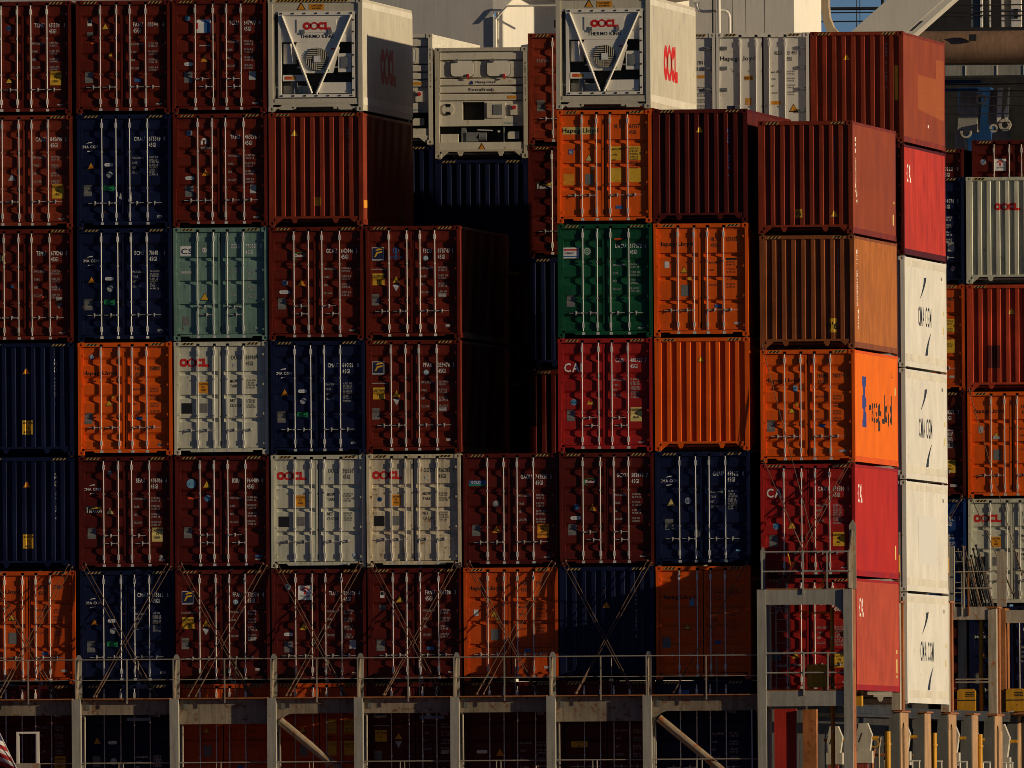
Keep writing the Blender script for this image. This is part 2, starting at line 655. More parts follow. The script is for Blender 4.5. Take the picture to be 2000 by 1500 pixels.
def m_casting():
    """corner casting with an oval hole in the face"""
    b = MB()
    w, d, h = 0.162, 0.178, 0.118
    hole = [(w / 2 + 0.030 * math.cos(a) * 1.0, h / 2 + 0.038 * math.sin(a)) for a in [math.pi / 8 + i * math.pi / 4 for i in range(8)]]
    outer = [(w, h / 2 + 0.03), (w - 0.03, h), (0.03, h), (0, h / 2 + 0.03), (0, h / 2 - 0.03), (0.03, 0), (w - 0.03, 0), (w, h / 2 - 0.03)]
    outer = [(w, h * 0.75), (w * 0.75, h), (w * 0.25, h), (0, h * 0.75), (0, h * 0.25), (w * 0.25, 0), (w * 0.75, 0), (w, h * 0.25)]
    corners = {0: (w, h), 2: (0, h), 4: (0, 0), 6: (w, 0)}
    for i in range(8):
        j = (i + 1) % 8
        f = [(hole[i][0], 0, hole[i][1]), (outer[i][0], 0, outer[i][1])]
        if i in corners:
            f.append((corners[i][0], 0, corners[i][1]))
        f += [(outer[j][0], 0, outer[j][1]), (hole[j][0], 0, hole[j][1])]
        n = len(b.v)
        b.v += f
        b.f.append(tuple(range(n, n + len(f))))
        b.m.append(0)
        b.quad((hole[i][0], 0, hole[i][1]), (hole[j][0], 0, hole[j][1]), (hole[j][0], 0.05, hole[j][1]), (hole[i][0], 0.05, hole[i][1]))
    n = len(b.v)
    b.v += [(p[0], 0.05, p[1]) for p in hole]
    b.f.append(tuple(range(n, n + 8)))
    b.m.append(0)
    for q in (((0, 0, 0), (0, d, 0), (w, d, 0), (w, 0, 0)), ((0, 0, h), (w, 0, h), (w, d, h), (0, d, h)), ((0, 0, 0), (0, 0, h), (0, d, h), (0, d, 0)), ((w, 0, 0), (w, d, 0), (w, d, h), (w, 0, h)), ((0, d, 0), (0, d, h), (w, d, h), (w, d, 0))):
        b.quad(*q)
    return b.mesh('corner_casting')


def m_side(prof, left=False, z0=0.15, z1=H - 0.08):
    b = MB()
    for (y0, x0), (y1, x1) in zip(prof, prof[1:]):
        if left:
            x0, x1 = W - x0, W - x1
        b.quad((x0, y0, z0), (x1, y1, z0), (x1, y1, z1), (x0, y0, z1))
    return b.mesh('side_wall')


def m_roof():
    b = MB()
    b.box(0.03, W - 0.03, 0.10, LEN - 0.10, H - 0.05, H - 0.03)
    y = 0.4
    while y < LEN - 0.4:
        b.box(0.08, W - 0.08, y, y + 0.10, H - 0.03, H - 0.012)
        y += 0.27
    return b.mesh('roof')


def m_door(prof, x0, x1):
    b = MB()
    s = 0.055
    for (z0, y0), (z1, y1) in zip(prof, prof[1:]):
        b.quad((x0 + s, y0, z0), (x1 - s, y0, z0), (x1 - s, y1, z1), (x0 + s, y1, z1))
    for a, c in ((x0, x0 + s), (x1 - s, x1)):
        b.box(a, c, DY - 0.004, DY + GD + 0.012, 0.165, 2.775)
    b.box(x0 + s, x1 - s, DY - 0.0036, DY + GD + 0.012, 0.166, 0.215)
    b.box(x0 + s, x1 - s, DY - 0.0036, DY + GD + 0.012, 2.725, 2.774)
    return b.mesh('door')


def m_end():
    b = MB()
    pr = PROF['E']
    for (x0, y0), (x1, y1) in zip(pr, pr[1:]):
        b.quad((x0, y0, 0.22), (x1, y1, 0.22), (x1, y1, H - 0.09), (x0, y0, H - 0.09))
    return b.mesh('end_wall')


def m_rod():
    """locking bar with cams, end guides and bearing brackets, x = 0 at the bar"""
    b = MB()
    y = DY - 0.026
    b.tube([(0, y, 0.07), (0, y, H - 0.06)], 0.0145, 8)
    for z0, z1 in ((0.24, 0.37), (2.55, 2.68)):
        b.box(-0.026, 0.026, y - 0.018, DY + 0.001, z0, z1)
    for z in (1.0, 1.93):
        b.box(-0.019, 0.019, y - 0.020, DY + 0.001, z - 0.018, z + 0.018)
    for z in (0.075, H - 0.10):
        b.box(-0.028, 0.05, y - 0.018, y + 0.018, z - 0.015, z + 0.05)
    return b.mesh('lock_rod')


def m_handle():
    """lever reaching to -x from its bar at x = 0, with retainer and hub"""
    b = MB()
    y = DY - 0.034
    b.prism_xz([(-0.36, -0.006), (-0.03, -0.010), (0.015, -0.016), (0.015, 0.016), (-0.03, 0.010), (-0.36, 0.006)], y - 0.006, y + 0.004)
    b.box(-0.198, -0.166, y - 0.014, DY + 0.001, -0.03, 0.045)
    b.box(-0.190, -0.174, y - 0.020, y - 0.014, -0.060, 0.02)
    b.box(-0.05, -0.012, y - 0.012, y + 0.010, -0.018, 0.018)
    return b.mesh('door_handle')


def m_hinge():
    b = MB()
    b.box(-0.012, 0.115, 0.010, DY - 0.0045, -0.028, 0.028)
    b.tube([(0.0, 0.020, -0.05), (0.0, 0.020, 0.05)], 0.016, 8)
    return b.mesh('hinge')


def m_gasket():
    b = MB()
    b.box(0.05, W - 0.05, DY + GD + 0.014, DY + GD + 0.03, 0.12, H - 0.09)
    return b.mesh('gasket')


def m_rear():
    b = MB()
    b.box(0.11, W - 0.11, LEN - 0.06, LEN - 0.04, 0.12, H - 0.10)
    return b.mesh('rear_wall')


def m_floor():
    b = MB()
    b.box(0.03, W - 0.03, 0.15, LEN - 0.10, 0.10, 0.14)
    return b.mesh('floor')


def m_stripes(x0, n):
    b = MB()
    z0, z1 = H - 0.088, H - 0.028
    x = x0
    for i in range(n * 2 - 1):
        w = 0.034 if i % 2 == 0 else 0.058
        b.quad((x, 0.005, z0), (x + w, 0.005, z0), (x + w + 0.055, 0.005, z1), (x + 0.055, 0.005, z1), i % 2)
        x += w
    return b.mesh('hazard_stripes')


def m_strip(z0, z1, x):
    b = MB()
    b.box(W - 0.012, x, 0.165, LEN - 0.165, z0, z1)
    return b.mesh('rail')


def m_twist():
    b = MB()
    b.box(0, 0.10, 0, 0.14, -0.028, -0.003)
    b.box(0.03, 0.075, -0.055, 0.0, -0.024, -0.008)
    return b.mesh('twistlock')


MESH = {
    'twist': m_twist(),
    'kick': m_strip(0.17, 0.36, W - 0.003), 'toprail': m_strip(H - 0.24, H - 0.090, W - 0.0045),
    'frame_door': m_frame('door'), 'frame_end': m_frame('end'), 'casting': m_casting(),
    'side': m_side(PROF['S']), 'side_l': m_side(PROF['S'], True), 'rside': m_side(PROF['RS']), 'rside_l': m_side(PROF['RS'], True),
    'roof': m_roof(), 'end': m_end(), 'rod': m_rod(), 'handle': m_handle(), 'hinge': m_hinge(), 'gasket': m_gasket(), 'rear': m_rear(), 'floor': m_floor(),
    'stripes_l': m_stripes(0.19, 4), 'stripes_r': m_stripes(1.86, 4), 'stripes_full': m_stripes(0.18, 21),
}
for k in 'AB':
    MESH['door_l' + k] = m_door(PROF[k], 0.092, 1.207)
    MESH['door_r' + k] = m_door(PROF[k], 1.231, W - 0.092)


# ------------------------------------------------------------------ markings
def oocl(x, z, h):
    r = h / 2
    out = []
    out += ring(x + r * 1.05, z + r, r, r * 0.36, sx=1.1)
    out += ring(x + r * 2.95, z + r, r * 1.06, r * 0.60, scal=0.12, n=30, sx=1.1)
    out += ring(x + r * 4.85, z + r, r, r * 0.36, 0.7, 2 * math.pi - 0.7, sx=1.1)
    out += rect(x + r * 5.55, z, x + r * 6.15, z + 2 * r)
    out += rect(x + r * 6.15, z, x + r * 7.2, z + 0.62 * r)
    return out


def oocl_flower(x, z, h):
    r = h / 2
    out = []
    for i in range(5):
        a = math.pi / 2 + i * 2 * math.pi / 5
        out.append(circle(x + r * 2.95 + 0.27 * r * math.cos(a), z + r + 0.25 * r * math.sin(a), 0.17 * r, 8))
    return out


def m_tri(x, z, s=0.19, ink='y', edge='k'):
    return ('warning_triangle', [(tri_up(x, z, s), edge), (tri_up(x, z + 0.03 * s / 0.19 * 0.6, s * 0.80), ink)])


def m_caution(x, z, w=0.26, h=0.31, ink='y', lines=("CAUTION", "9'6", "HIGH")):
    t = []
    n = len(lines)
    lh = h / (n + 0.9)
    for i, s in enumerate(lines):
        t += text_polys(s, x + w / 2, z + h - lh * (i + 1.05), lh * 0.62, 0.72, 1, 'c')
    return ('caution_sign', [(rect(x, z, x + w, z + h), ink), (t, 'k')])


def m_plate(x, z, w=0.21, h=0.29, ink='gr'):
    return ('data_plate', [(rect(x, z, x + w, z + h), ink)])


def m_round(x, z, r=0.075, ink='lg', inner='b', name='round_sticker'):
    return (name, [([circle(x, z, r)], ink), (ring(x, z, r * 0.72, r * 0.52, n=12), inner), ([circle(x, z, r * 0.28, 8)], inner)])


def m_pill(x, z, w=0.23, h=0.085, ink='w', ink2='lb'):
    c = [(x + h / 2 + h / 2 * math.cos(a), z + h / 2 + h / 2 * math.sin(a)) for a in [math.pi / 2 + i * math.pi / 6 for i in range(7)]]
    c += [(x + w - h / 2 + h / 2 * math.cos(a), z + h / 2 + h / 2 * math.sin(a)) for a in [-math.pi / 2 + i * math.pi / 6 for i in range(7)]]
    return ('oval_label', [([c], ink), (text_polys('SEAL CODE', x + w / 2, z + h * 0.32, h * 0.36, 0.6, 0, 'c'), ink2)])


def m_label(x, z, w, h, ink, txt=None, tink='k', name='label_sticker'):
    L = [(rect(x, z, x + w, z + h), ink)]
    if txt:
        rows = txt.split('|')
        lh = h / len(rows)
        t = []
        for i, s in enumerate(rows):
            t += text_polys(s, x + w / 2, z + h - lh * (i + 0.78), lh * 0.5, 0.75, 1, 'c')
        L.append((t, tink))
    return (name, L)


def m_txt(s, x, z, h, ink='w', bold=0, sx=0.85, align='l', vertical=False, name='lettering'):
    return (name, [(text_polys(s, x, z, h, sx, bold, align, vertical=vertical), ink)])


def num(pfx, n, chk, ink='w', z=2.20, x=1.45, xn=1.85, second='45G1', dink=None, rows=4, dz=1.80, step=0.205, below_prefix=False, big=False, boxed=None):
    """container number, size code and the weight table on the starboard door"""
    dink = dink or ink
    h = 0.105
    L = []
    L.append(('owner_code', [(text_polys(pfx, x + 0.03, z, h, 0.58, 0, sp=0.15), ink)]))
    L.append(('container_number', [(text_polys(n, xn + 0.01, z, h, 0.58, 0, sp=0.15), ink)]))
    L.append(('check_digit', [(text_polys(chk, 2.24, z, h, 0.58, 0), ink)]))
    L.append(('size_code', [(text_polys(second, x + 0.03 if below_prefix else xn + 0.01, z - 0.155, h, 0.58, 0, sp=0.15), ink)]))
    r = random.Random(n)
    t = []
    names = ('MAX.GROSS', 'TARE', 'NET', 'CU.CAP.')
    if big:
        for i, s in enumerate(('MGW', 'TARE', None, None, 'NET', 'CU.CAP')):
            if s:
                t += text_polys(s, x, dz - i * 0.125, 0.075, 0.7, 1)
        for i in (0, 1, 4, 5):
            for j in (0, 1):
                t += text_polys('%d.%03d %s' % (r.randint(3, 32), r.randint(100, 990), ('KGS', 'LBS')[j]), xn + 0.02, dz + 0.03 - i * 0.125 - j * 0.058, 0.045, 0.75, 0)
    else:
        for i in range(rows):
            zz = dz - i * step
            t += text_polys(names[i], x - 0.03, zz, 0.052, 0.72, 0)
            t += text_polys('%d.%03d KG' % (r.randint(3, 32), r.randint(100, 990)), xn + 0.02, zz + 0.018, 0.046, 0.78, 0)
            t += text_polys('%d.%03d LB' % (r.randint(8, 71), r.randint(100, 990)), xn + 0.02, zz - 0.052, 0.046, 0.78, 0)
    layers = []
    if boxed:
        for zz in (dz + 0.10, dz + 0.10 - 0.56):
            L.append(('weight_panel', [(rect(x - 0.06, zz - 0.36, x + 0.20, zz), boxed)]))
            L.append(('weight_panel', [(rect(xn, zz - 0.36, xn + 0.30, zz), boxed)]))
    L.append(('weight_table', [(t, dink)] if not boxed else [([], dink), (t, dink)]))
    return L


def hapag(x=0.10, z=2.15, ink='k', h=0.105, band=None):
    s = 'Hapag-Lloyd'
    L = []
    if band:
        L.append((rect(x - 0.02, z - 0.045, x + 0.86, z + h + 0.03), band))
    L.append((text_polys(s, x, z, h, 1.12, 1, sp=0.06), ink))
    return ('carrier_lettering', L)


def cma(x=0.10, z=2.03, ink='w', w=0.44):
    t = text_polys('CMA CGM', x, z, 0.070, 0.92, 1)
    a = [[(x + 0.14, z + 0.115), (x + 0.20, z + 0.150), (x + 0.30, z + 0.165), (x + 0.29, z + 0.135), (x + 0.20, z + 0.130)]]
    b = [[(x + 0.32, z - 0.045), (x + 0.26, z - 0.080), (x + 0.16, z - 0.095), (x + 0.17, z - 0.065), (x + 0.26, z - 0.060)]]
    return ('carrier_emblem', [(t + a + b, ink)])


def florens(x=0.16, z=2.02):
    w, h = 0.31, 0.35
    f = [[(x + 0.06, z + 0.10), (x + 0.10, z + 0.10), (x + 0.15, z + 0.19), (x + 0.26, z + 0.21), (x + 0.27, z + 0.25), (x + 0.12, z + 0.23)],
         [(x + 0.09, z + 0.25), (x + 0.15, z + 0.27), (x + 0.28, z + 0.29), (x + 0.29, z + 0.33), (x + 0.14, z + 0.315)]]
    return ('square_emblem', [(rect(x, z, x + w, z + h), 'sl'), (rect(x + 0.018, z + 0.05, x + w - 0.018, z + h - 0.018), 'n'), (f, 'y')])


def global_logo(x=0.68, z=2.1):
    return ('oval_emblem', [(ring(x + 0.13, z + 0.02, 0.10, 0.085, 0.3, 4.4, 16, sx=1.7), 'g'), (text_polys('Global', x, z, 0.07, 0.9, 1), 'w')])


def tsign(x, z, s=0.37):
    t = [[(x + s * .44, z + s * .38), (x + s * .56, z + s * .38), (x + s * .56, z + s * .70), (x + s * .44, z + s * .70)]]
    t += ring(x + s * 0.5, z + s * 0.58, s * 0.30, s * 0.19, 0.35, math.pi - 0.35, 10)
    t2 = text_polys('TEXTAINER', x + s / 2, z + s * 0.20, s * 0.11, 0.7, 1, 'c')
    return ('square_emblem', [(rect(x, z, x + s, z + s), 'w'), (t, 'r'), (t2, 'dk')])


def beacon(x=0.14, z=1.42):
    w, h = 0.42, 0.18
    return ('beacon_emblem', [(rect(x, z, x + w, z + h), 'k'), ([[(x + 0.14, z + 0.12), (x + w, z + 0.10), (x + w, z + h)]], 'y'), (text_polys('BEACON', x + 0.10, z + 0.02, 0.075, 0.72, 1) + rect(x + 0.04, z + 0.02, x + 0.065, z + 0.15), 'w')])


def caix(x, z, h=0.20, ink='w'):
    return ('carrier_lettering', [(text_polys('CAI', x, z, h, 0.85, 1), ink)])


# ------------------------------------------------------------------ container builder
NEED_BACK = set()


def container(x, y, ztop, kind, pcol, label, marks=(), side_marks=(), group='stacked shipping containers', back=False, handles='level', seed=0, side_col=None, end_extra=None):
    base = ztop - H
    marks = [q for m in marks for q in (m if isinstance(m, list) else [m])]
    p = PAINT[pcol]
    ps = PAINT[side_col or pcol]
    reefer = kind.startswith('reefer')
    t = thing('refrigerated_container' if reefer else 'shipping_container', label, 'container', (x, y, base), group)
    door = kind in ('A', 'B', 'reefer_door')
    link('frame', MESH['frame_door' if door else 'frame_end'], p, t)
    for cx in (0, W - 0.162):
        for cz in (0, H - 0.118):
            link('corner_casting', MESH['casting'], p, t, (cx, 0, cz))
            if back:
                link('corner_casting', MESH['casting'], p, t, (cx, LEN - 0.178, cz))
    for cx in (0.03, W - 0.132):
        link('twistlock', MESH['twist'], RODSTEEL, t, (cx, 0.02, 0))
    sw = link('side_wall', MESH['rside' if reefer else 'side'], ps, t)
    link('side_wall', MESH['rside_l' if reefer else 'side_l'], p, t)
    link('roof', MESH['roof'], p, t)
    if reefer:
        link('kick_rail', MESH['kick'], PAINT['oldwhite'], t)
        link('top_rail', MESH['toprail'], PAINT['oldwhite'], t)
    link('floor', MESH['floor'], p, t)
    link('rear_wall', MESH['rear'], p, t)
    if kind in ('reefer_tk',):
        link('hazard_stripes', MESH['stripes_full'], [INK['y'], INK['k']], t)
    elif kind != 'reefer_xf':
        link('hazard_stripes', MESH['stripes_l'], [INK['hz'], INK['k']], t)
        link('hazard_stripes', MESH['stripes_r'], [INK['hz'], INK['k']], t)
    if kind in ('A', 'B'):
        link('gasket', MESH['gasket'], RUBBER, t)
        doors = []
        jr = random.Random(label)
        off = jr.choice((0.0, 0.0, 0.025, -0.02))
        hoff = jr.choice((0.0, 0.0, 0.04, -0.05))
        rodm = jr.choice((STEEL, STEEL, STEEL, STEELW, STEELD))
        for s, sfx in ((0, 'l'), (1, 'r')):
            d = link('door', MESH['door_' + sfx + kind], p, t)
            doors.append(d)
            for i in (0, 1):
                rx = RODX[2 * s + i] + (off if i == s else -off) + jr.uniform(-0.006, 0.006)
                link('lock_rod', MESH['rod'], rodm, d, (rx, 0, 0))
                if handles == 'level':
                    hz = 0.67 + hoff
                    hx, flip = rx, s == 1
                else:                                   # two levels, levers reaching inwards
                    hz = 0.86 if (i == 0) else 0.66
                    hx, flip = rx, i == 0
                o = link('door_handle', MESH['handle'], HANDLE, d, (hx, 0, hz))
                if flip:
                    o.scale = (-1, 1, 1)
            for hz in (0.28, 1.04, 1.80, 2.56):
                o = link('hinge', MESH['hinge'], p, d, (0.03 if s == 0 else W - 0.03, 0, hz))
                if s:
                    o.scale = (-1, 1, 1)
        for nm, layers in marks:
            mx = min(q[0] for L_ in layers for pl in L_[0] for q in pl)
            decal(nm, layers, ('z', PROF[kind]), doors[0] if mx < 1.2 else doors[1])
    elif kind == 'E':
        e = link('end_wall', MESH['end'], p, t)
        for nm, layers in marks:
            decal(nm, layers, ('x', PROF['E']), e)
    elif kind == 'reefer_door':
        reefer_doors(t, p, marks)
    elif kind == 'reefer_tk':
        reefer_tk(t, p)
    elif kind == 'reefer_xf':
        reefer_xf(t, p)
    elif kind == 'reefer_plain':
        mb = MB()
        mb.box(0.112, W - 0.112, 0.05, 0.09, 0.22, H - 0.095)
        e = build('end_wall', mb, p, t)
    for nm, layers in side_marks:
        decal(nm, layers, ('s', PROF['RS' if reefer else 'S']), sw)
    return t


def reefer_doors(t, p, marks):
    link('gasket', MESH['gasket'], RUBBER, t)
    ds = []
    for s, (x0, x1) in enumerate(((0.10, 1.195), (1.243, W - 0.10))):
        mb = MB()
        mb.box(x0, x1, DY, DY + GD + 0.012, 0.165, 2.775)
        d = build('door', mb, p, t)
        ds.append(d)
        for i in (0, 1):
            rx = RODX[2 * s + i]
            link('lock_rod', MESH['rod'], STEEL, d, (rx, 0, 0))
            mb = MB()
            mb.box(rx - 0.015, rx + 0.045, DY - 0.012, DY - 0.0005, 0.2, 2.72)
            build('rod_channel', mb, p, d)
        for hz in (0.30, 0.86, 1.42, 1.98, 2.50):
            mb = MB()
            a, c = (0.03, 0.29) if s == 0 else (W - 0.29, W - 0.03)
            mb.box(a, c, DY - 0.035, DY - 0.001, hz - 0.045, hz + 0.045)
            mb.box(a + 0.05, c - 0.04, DY - 0.045, DY - 0.035, hz - 0.015, hz + 0.015)
            build('hinge', mb, MIDGREY, d)
    for nm, layers in marks:
        mx = min(q[0] for L_ in layers for pl in L_[0] for q in pl)
        decal(nm, layers, ('z', [(0, DY), (3, DY)]), ds[0] if mx < 1.2 else ds[1])


def fan_grille(t, cx, cz, r, y, m1, m2):
    mb = MB()
    n = 28
    mb.prism_xz(circle(cx, cz, r, n), y, y + 0.02)
    g = build('fan_grille', mb, m2, t)
    # slats in four quadrants of alternating direction
    mb = MB()
    k = 0
    for q in range(4):
        for i in range(6):
            a = (i + 0.5) / 6 * r
            ext = math.sqrt(max(0.0, r * r - a * a)) * 0.98
            w = r / 6 * 0.25
            if q == 0:
                mb.box(cx - ext, cx - 0.01, y - 0.014, y - 0.001, cz + a - w, cz + a + w)
            elif q == 1:
                mb.box(cx + a - w, cx + a + w, y - 0.014, y - 0.001, cz + 0.01, cz + ext)
            elif q == 2:
                mb.box(cx + 0.01, cx + ext, y - 0.014, y - 0.001, cz - a - w, cz - a + w)
            else:
                mb.box(cx - a - w, cx - a + w, y - 0.014, y - 0.001, cz - ext, cz - 0.01)
    build('grille_slats', mb, m1, g)
    mb = MB()
    mb.box(cx - 0.085, cx + 0.085, y - 0.026, y - 0.0145, cz - 0.085, cz + 0.085)
    build('grille_hub', mb, INK['w'], g)


def reefer_tk(t, p):
    """machinery end: upper panel, framed unit with V brace, fan, boxes"""
    wh = SHIPWHITE
    mb = MB()
    mb.box(0.112, W - 0.112, 0.40, 0.44, 0.22, H - 0.095)
    mb.box(0.112, W - 0.112, 0.030, 0.40, 2.50, H - 0.095)
    mb.box(0.112, 0.16, 0.035, 0.40, 0.236, 2.50)
    mb.box(W - 0.16, W - 0.112, 0.035, 0.40, 0.236, 2.50)
    build('bulkhead', mb, p, t)
    mb = MB()
    mb.box(0.162, W - 0.162, 0.014, 0.10, 0.12, 0.33)
    mb.prism_xz([(0.20, 0.12), (0.30, 0.04), (0.62, 0.04), (0.66, 0.12)], 0.016, 0.09)
    mb.prism_xz([(1.78, 0.12), (1.82, 0.04), (2.14, 0.04), (2.24, 0.12)], 0.016, 0.09)
    build('sill', mb, p, t)
    decal('warning_triangle', [(tri_up(0.86, 2.60, 0.24), 'k'), (tri_up(0.86, 2.615, 0.18), 'o')], ('z', [(0, 0.0295), (3, 0.0295)]), t)
    decal('caution_sign', [(rect(1.06, 2.60, 1.45, 2.76), 'o'), (text_polys('CAUTION', 1.255, 2.69, 0.045, 0.9, 1, 'c') + text_polys('9-6 HIGH', 1.255, 2.62, 0.045, 0.9, 1, 'c'), 'k')], ('z', [(0, 0.0295), (3, 0.0295)]), t)
    # unit frame
    x0, x1, z0, z1 = 0.30, 2.20, 0.42, 2.56
    mb = MB()
    mb.box(x0 - 0.04, x1 + 0.04, 0.012, 0.10, z1 - 0.09, z1)
    mb.box(x0 - 0.04, x1 + 0.04, 0.012, 0.10, z0 - 0.06, z0 + 0.02)
    mb.box(x0 - 0.04, x0 + 0.04, 0.014, 0.10, z0 + 0.02, z1 - 0.09)
    mb.box(x1 - 0.04, x1 + 0.04, 0.014, 0.10, z0 + 0.02, z1 - 0.09)
    fr = build('unit_frame', mb, wh, t)
    for i in range(7):
        mb = MB()
        mb.box(-0.02, 0.02, -0.012, 0.0, -0.02, 0.02)
        for (bx, bz) in ((x0 + 0.05 + i * (x1 - x0 - 0.1) / 6, z1 - 0.045), (x1 + 0.0, z0 + 0.12 + i * 0.30), (x0 + 0.05 + i * (x1 - x0 - 0.1) / 6, z0 - 0.02)):
            build('bolt', mb, DARKSTEEL, fr, (bx, 0.012, bz))
    mb = MB()
    mb.tube([(0.36, 0.012, 2.46), (1.12, 0.012, 0.46)], 0.032, 8)
    build('brace', mb, wh, t)
    mb = MB()
    mb.tube([(2.14, 0.012, 2.46), (1.24, 0.012, 0.46)], 0.032, 8)
    build('brace', mb, wh, t)
    mb = MB()
    mb.box(0.345, 2.155, 0.048, 0.24, 1.78, 2.47)
    pn = build('upper_panel', mb, wh, t)
    mb = MB()
    mb.box(0.74, 1.76, 0.036, 0.0475, 2.02, 2.36)
    build('access_plate', mb, wh, pn)
    decal('carrier_emblem', [(oocl(0.90, 2.09, 0.20), 'r')], ('z', [(0, 0.036), (3, 0.036)]), pn)
    decal('lettering', [(text_polys('THERMO KING', 1.26, 1.88, 0.09, 0.95, 1, 'c'), 'k')], ('z', [(0, 0.048), (3, 0.048)]), pn)
    for hx in (0.90, 1.60):
        mb = MB()
        mb.box(hx - 0.045, hx + 0.045, 0.020, 0.0355, 1.98, 2.10)
        build('latch', mb, MIDGREY, pn)
    mb = MB()
    mb.prism_xz([(0.86, 0.98), (1.66, 0.98), (1.84, 1.62), (1.78, 1.775), (0.74, 1.775), (0.68, 1.62)], 0.052, 0.26)
    cp = build('condenser_panel', mb, wh, t)
    fan_grille(cp, 1.26, 1.34, 0.295, 0.032, PAINT['beige'], DARKSTEEL)
    decal('label_sticker', [(rect(1.62, 1.58, 1.74, 1.62), 'r')], ('z', [(0, 0.052), (3, 0.052)]), cp)
    decal('label_sticker', [(rect(1.44, 1.02, 1.56, 1.08), 'g')], ('z', [(0, 0.052), (3, 0.052)]), cp)
    mb = MB()
    mb.box(0.345, 2.155, 0.38, 0.39, 0.43, 1.78)
    build('cavity_back', mb, DARKSTEEL, t)
    mb = MB()
    mb.tube([(0.53, 0.235, 1.22), (0.53, 0.235, 1.74)], 0.18, 14)
    build('receiver_tank', mb, wh, t, smooth=False)
    mb = MB()
    mb.box(1.80, 2.14, 0.050, 0.30, 1.00, 1.48)
    cb = build('control_box', mb, wh, t)
    mb = MB()
    mb.box(1.87, 2.05, 0.040, 0.049, 1.10, 1.40)
    build('display_window', mb, MIDGREY, cb)
    mb = MB()
    mb.box(0.37, 0.98, 0.050, 0.24, 0.78, 0.94)
    lb = build('junction_box', mb, wh, t)
    decal('label_sticker', [(rect(0.42, 0.82, 0.58, 0.90), 'ob'), ([], 'k')], ('z', [(0, 0.050), (3, 0.050)]), lb)
    decal('label_sticker', [(rect(0.58, 0.82, 0.72, 0.90), 'o')], ('z', [(0, 0.050), (3, 0.050)]), lb)
    mb = MB()
    mb.box(1.30, 2.14, 0.050, 0.24, 0.46, 0.74)
    build('lower_box', mb, wh, t)
    mb = MB()
    mb.tube([(0.66, 0.15, 0.46), (0.66, 0.15, 0.77)], 0.085, 12)
    mb.box(0.50, 0.82, 0.2, 0.3, 0.44, 0.46)
    build('compressor', mb, MIDGREY, t)
    mb = MB()
    mb.box(0.37, 1.10, 0.20, 0.37, 0.44, 0.66)
    build('drain_pan', mb, p, t)
    mb = MB()
    mb.tube([(0.75, 0.1, 1.13), (2.0, 0.1, 1.13)], 0.022, 8)
    build('pipe', mb, wh, t)


def rounded(x0, z0, x1, z1, r, n=4):
    pts = []
    for cx, cz, a0 in ((x1 - r, z0 + r, -math.pi / 2), (x1 - r, z1 - r, 0), (x0 + r, z1 - r, math.pi / 2), (x0 + r, z0 + r, math.pi)):
        for i in range(n + 1):
            a = a0 + math.pi / 2 * i / n
            pts.append((cx + r * math.cos(a), cz + r * math.sin(a)))
    return pts


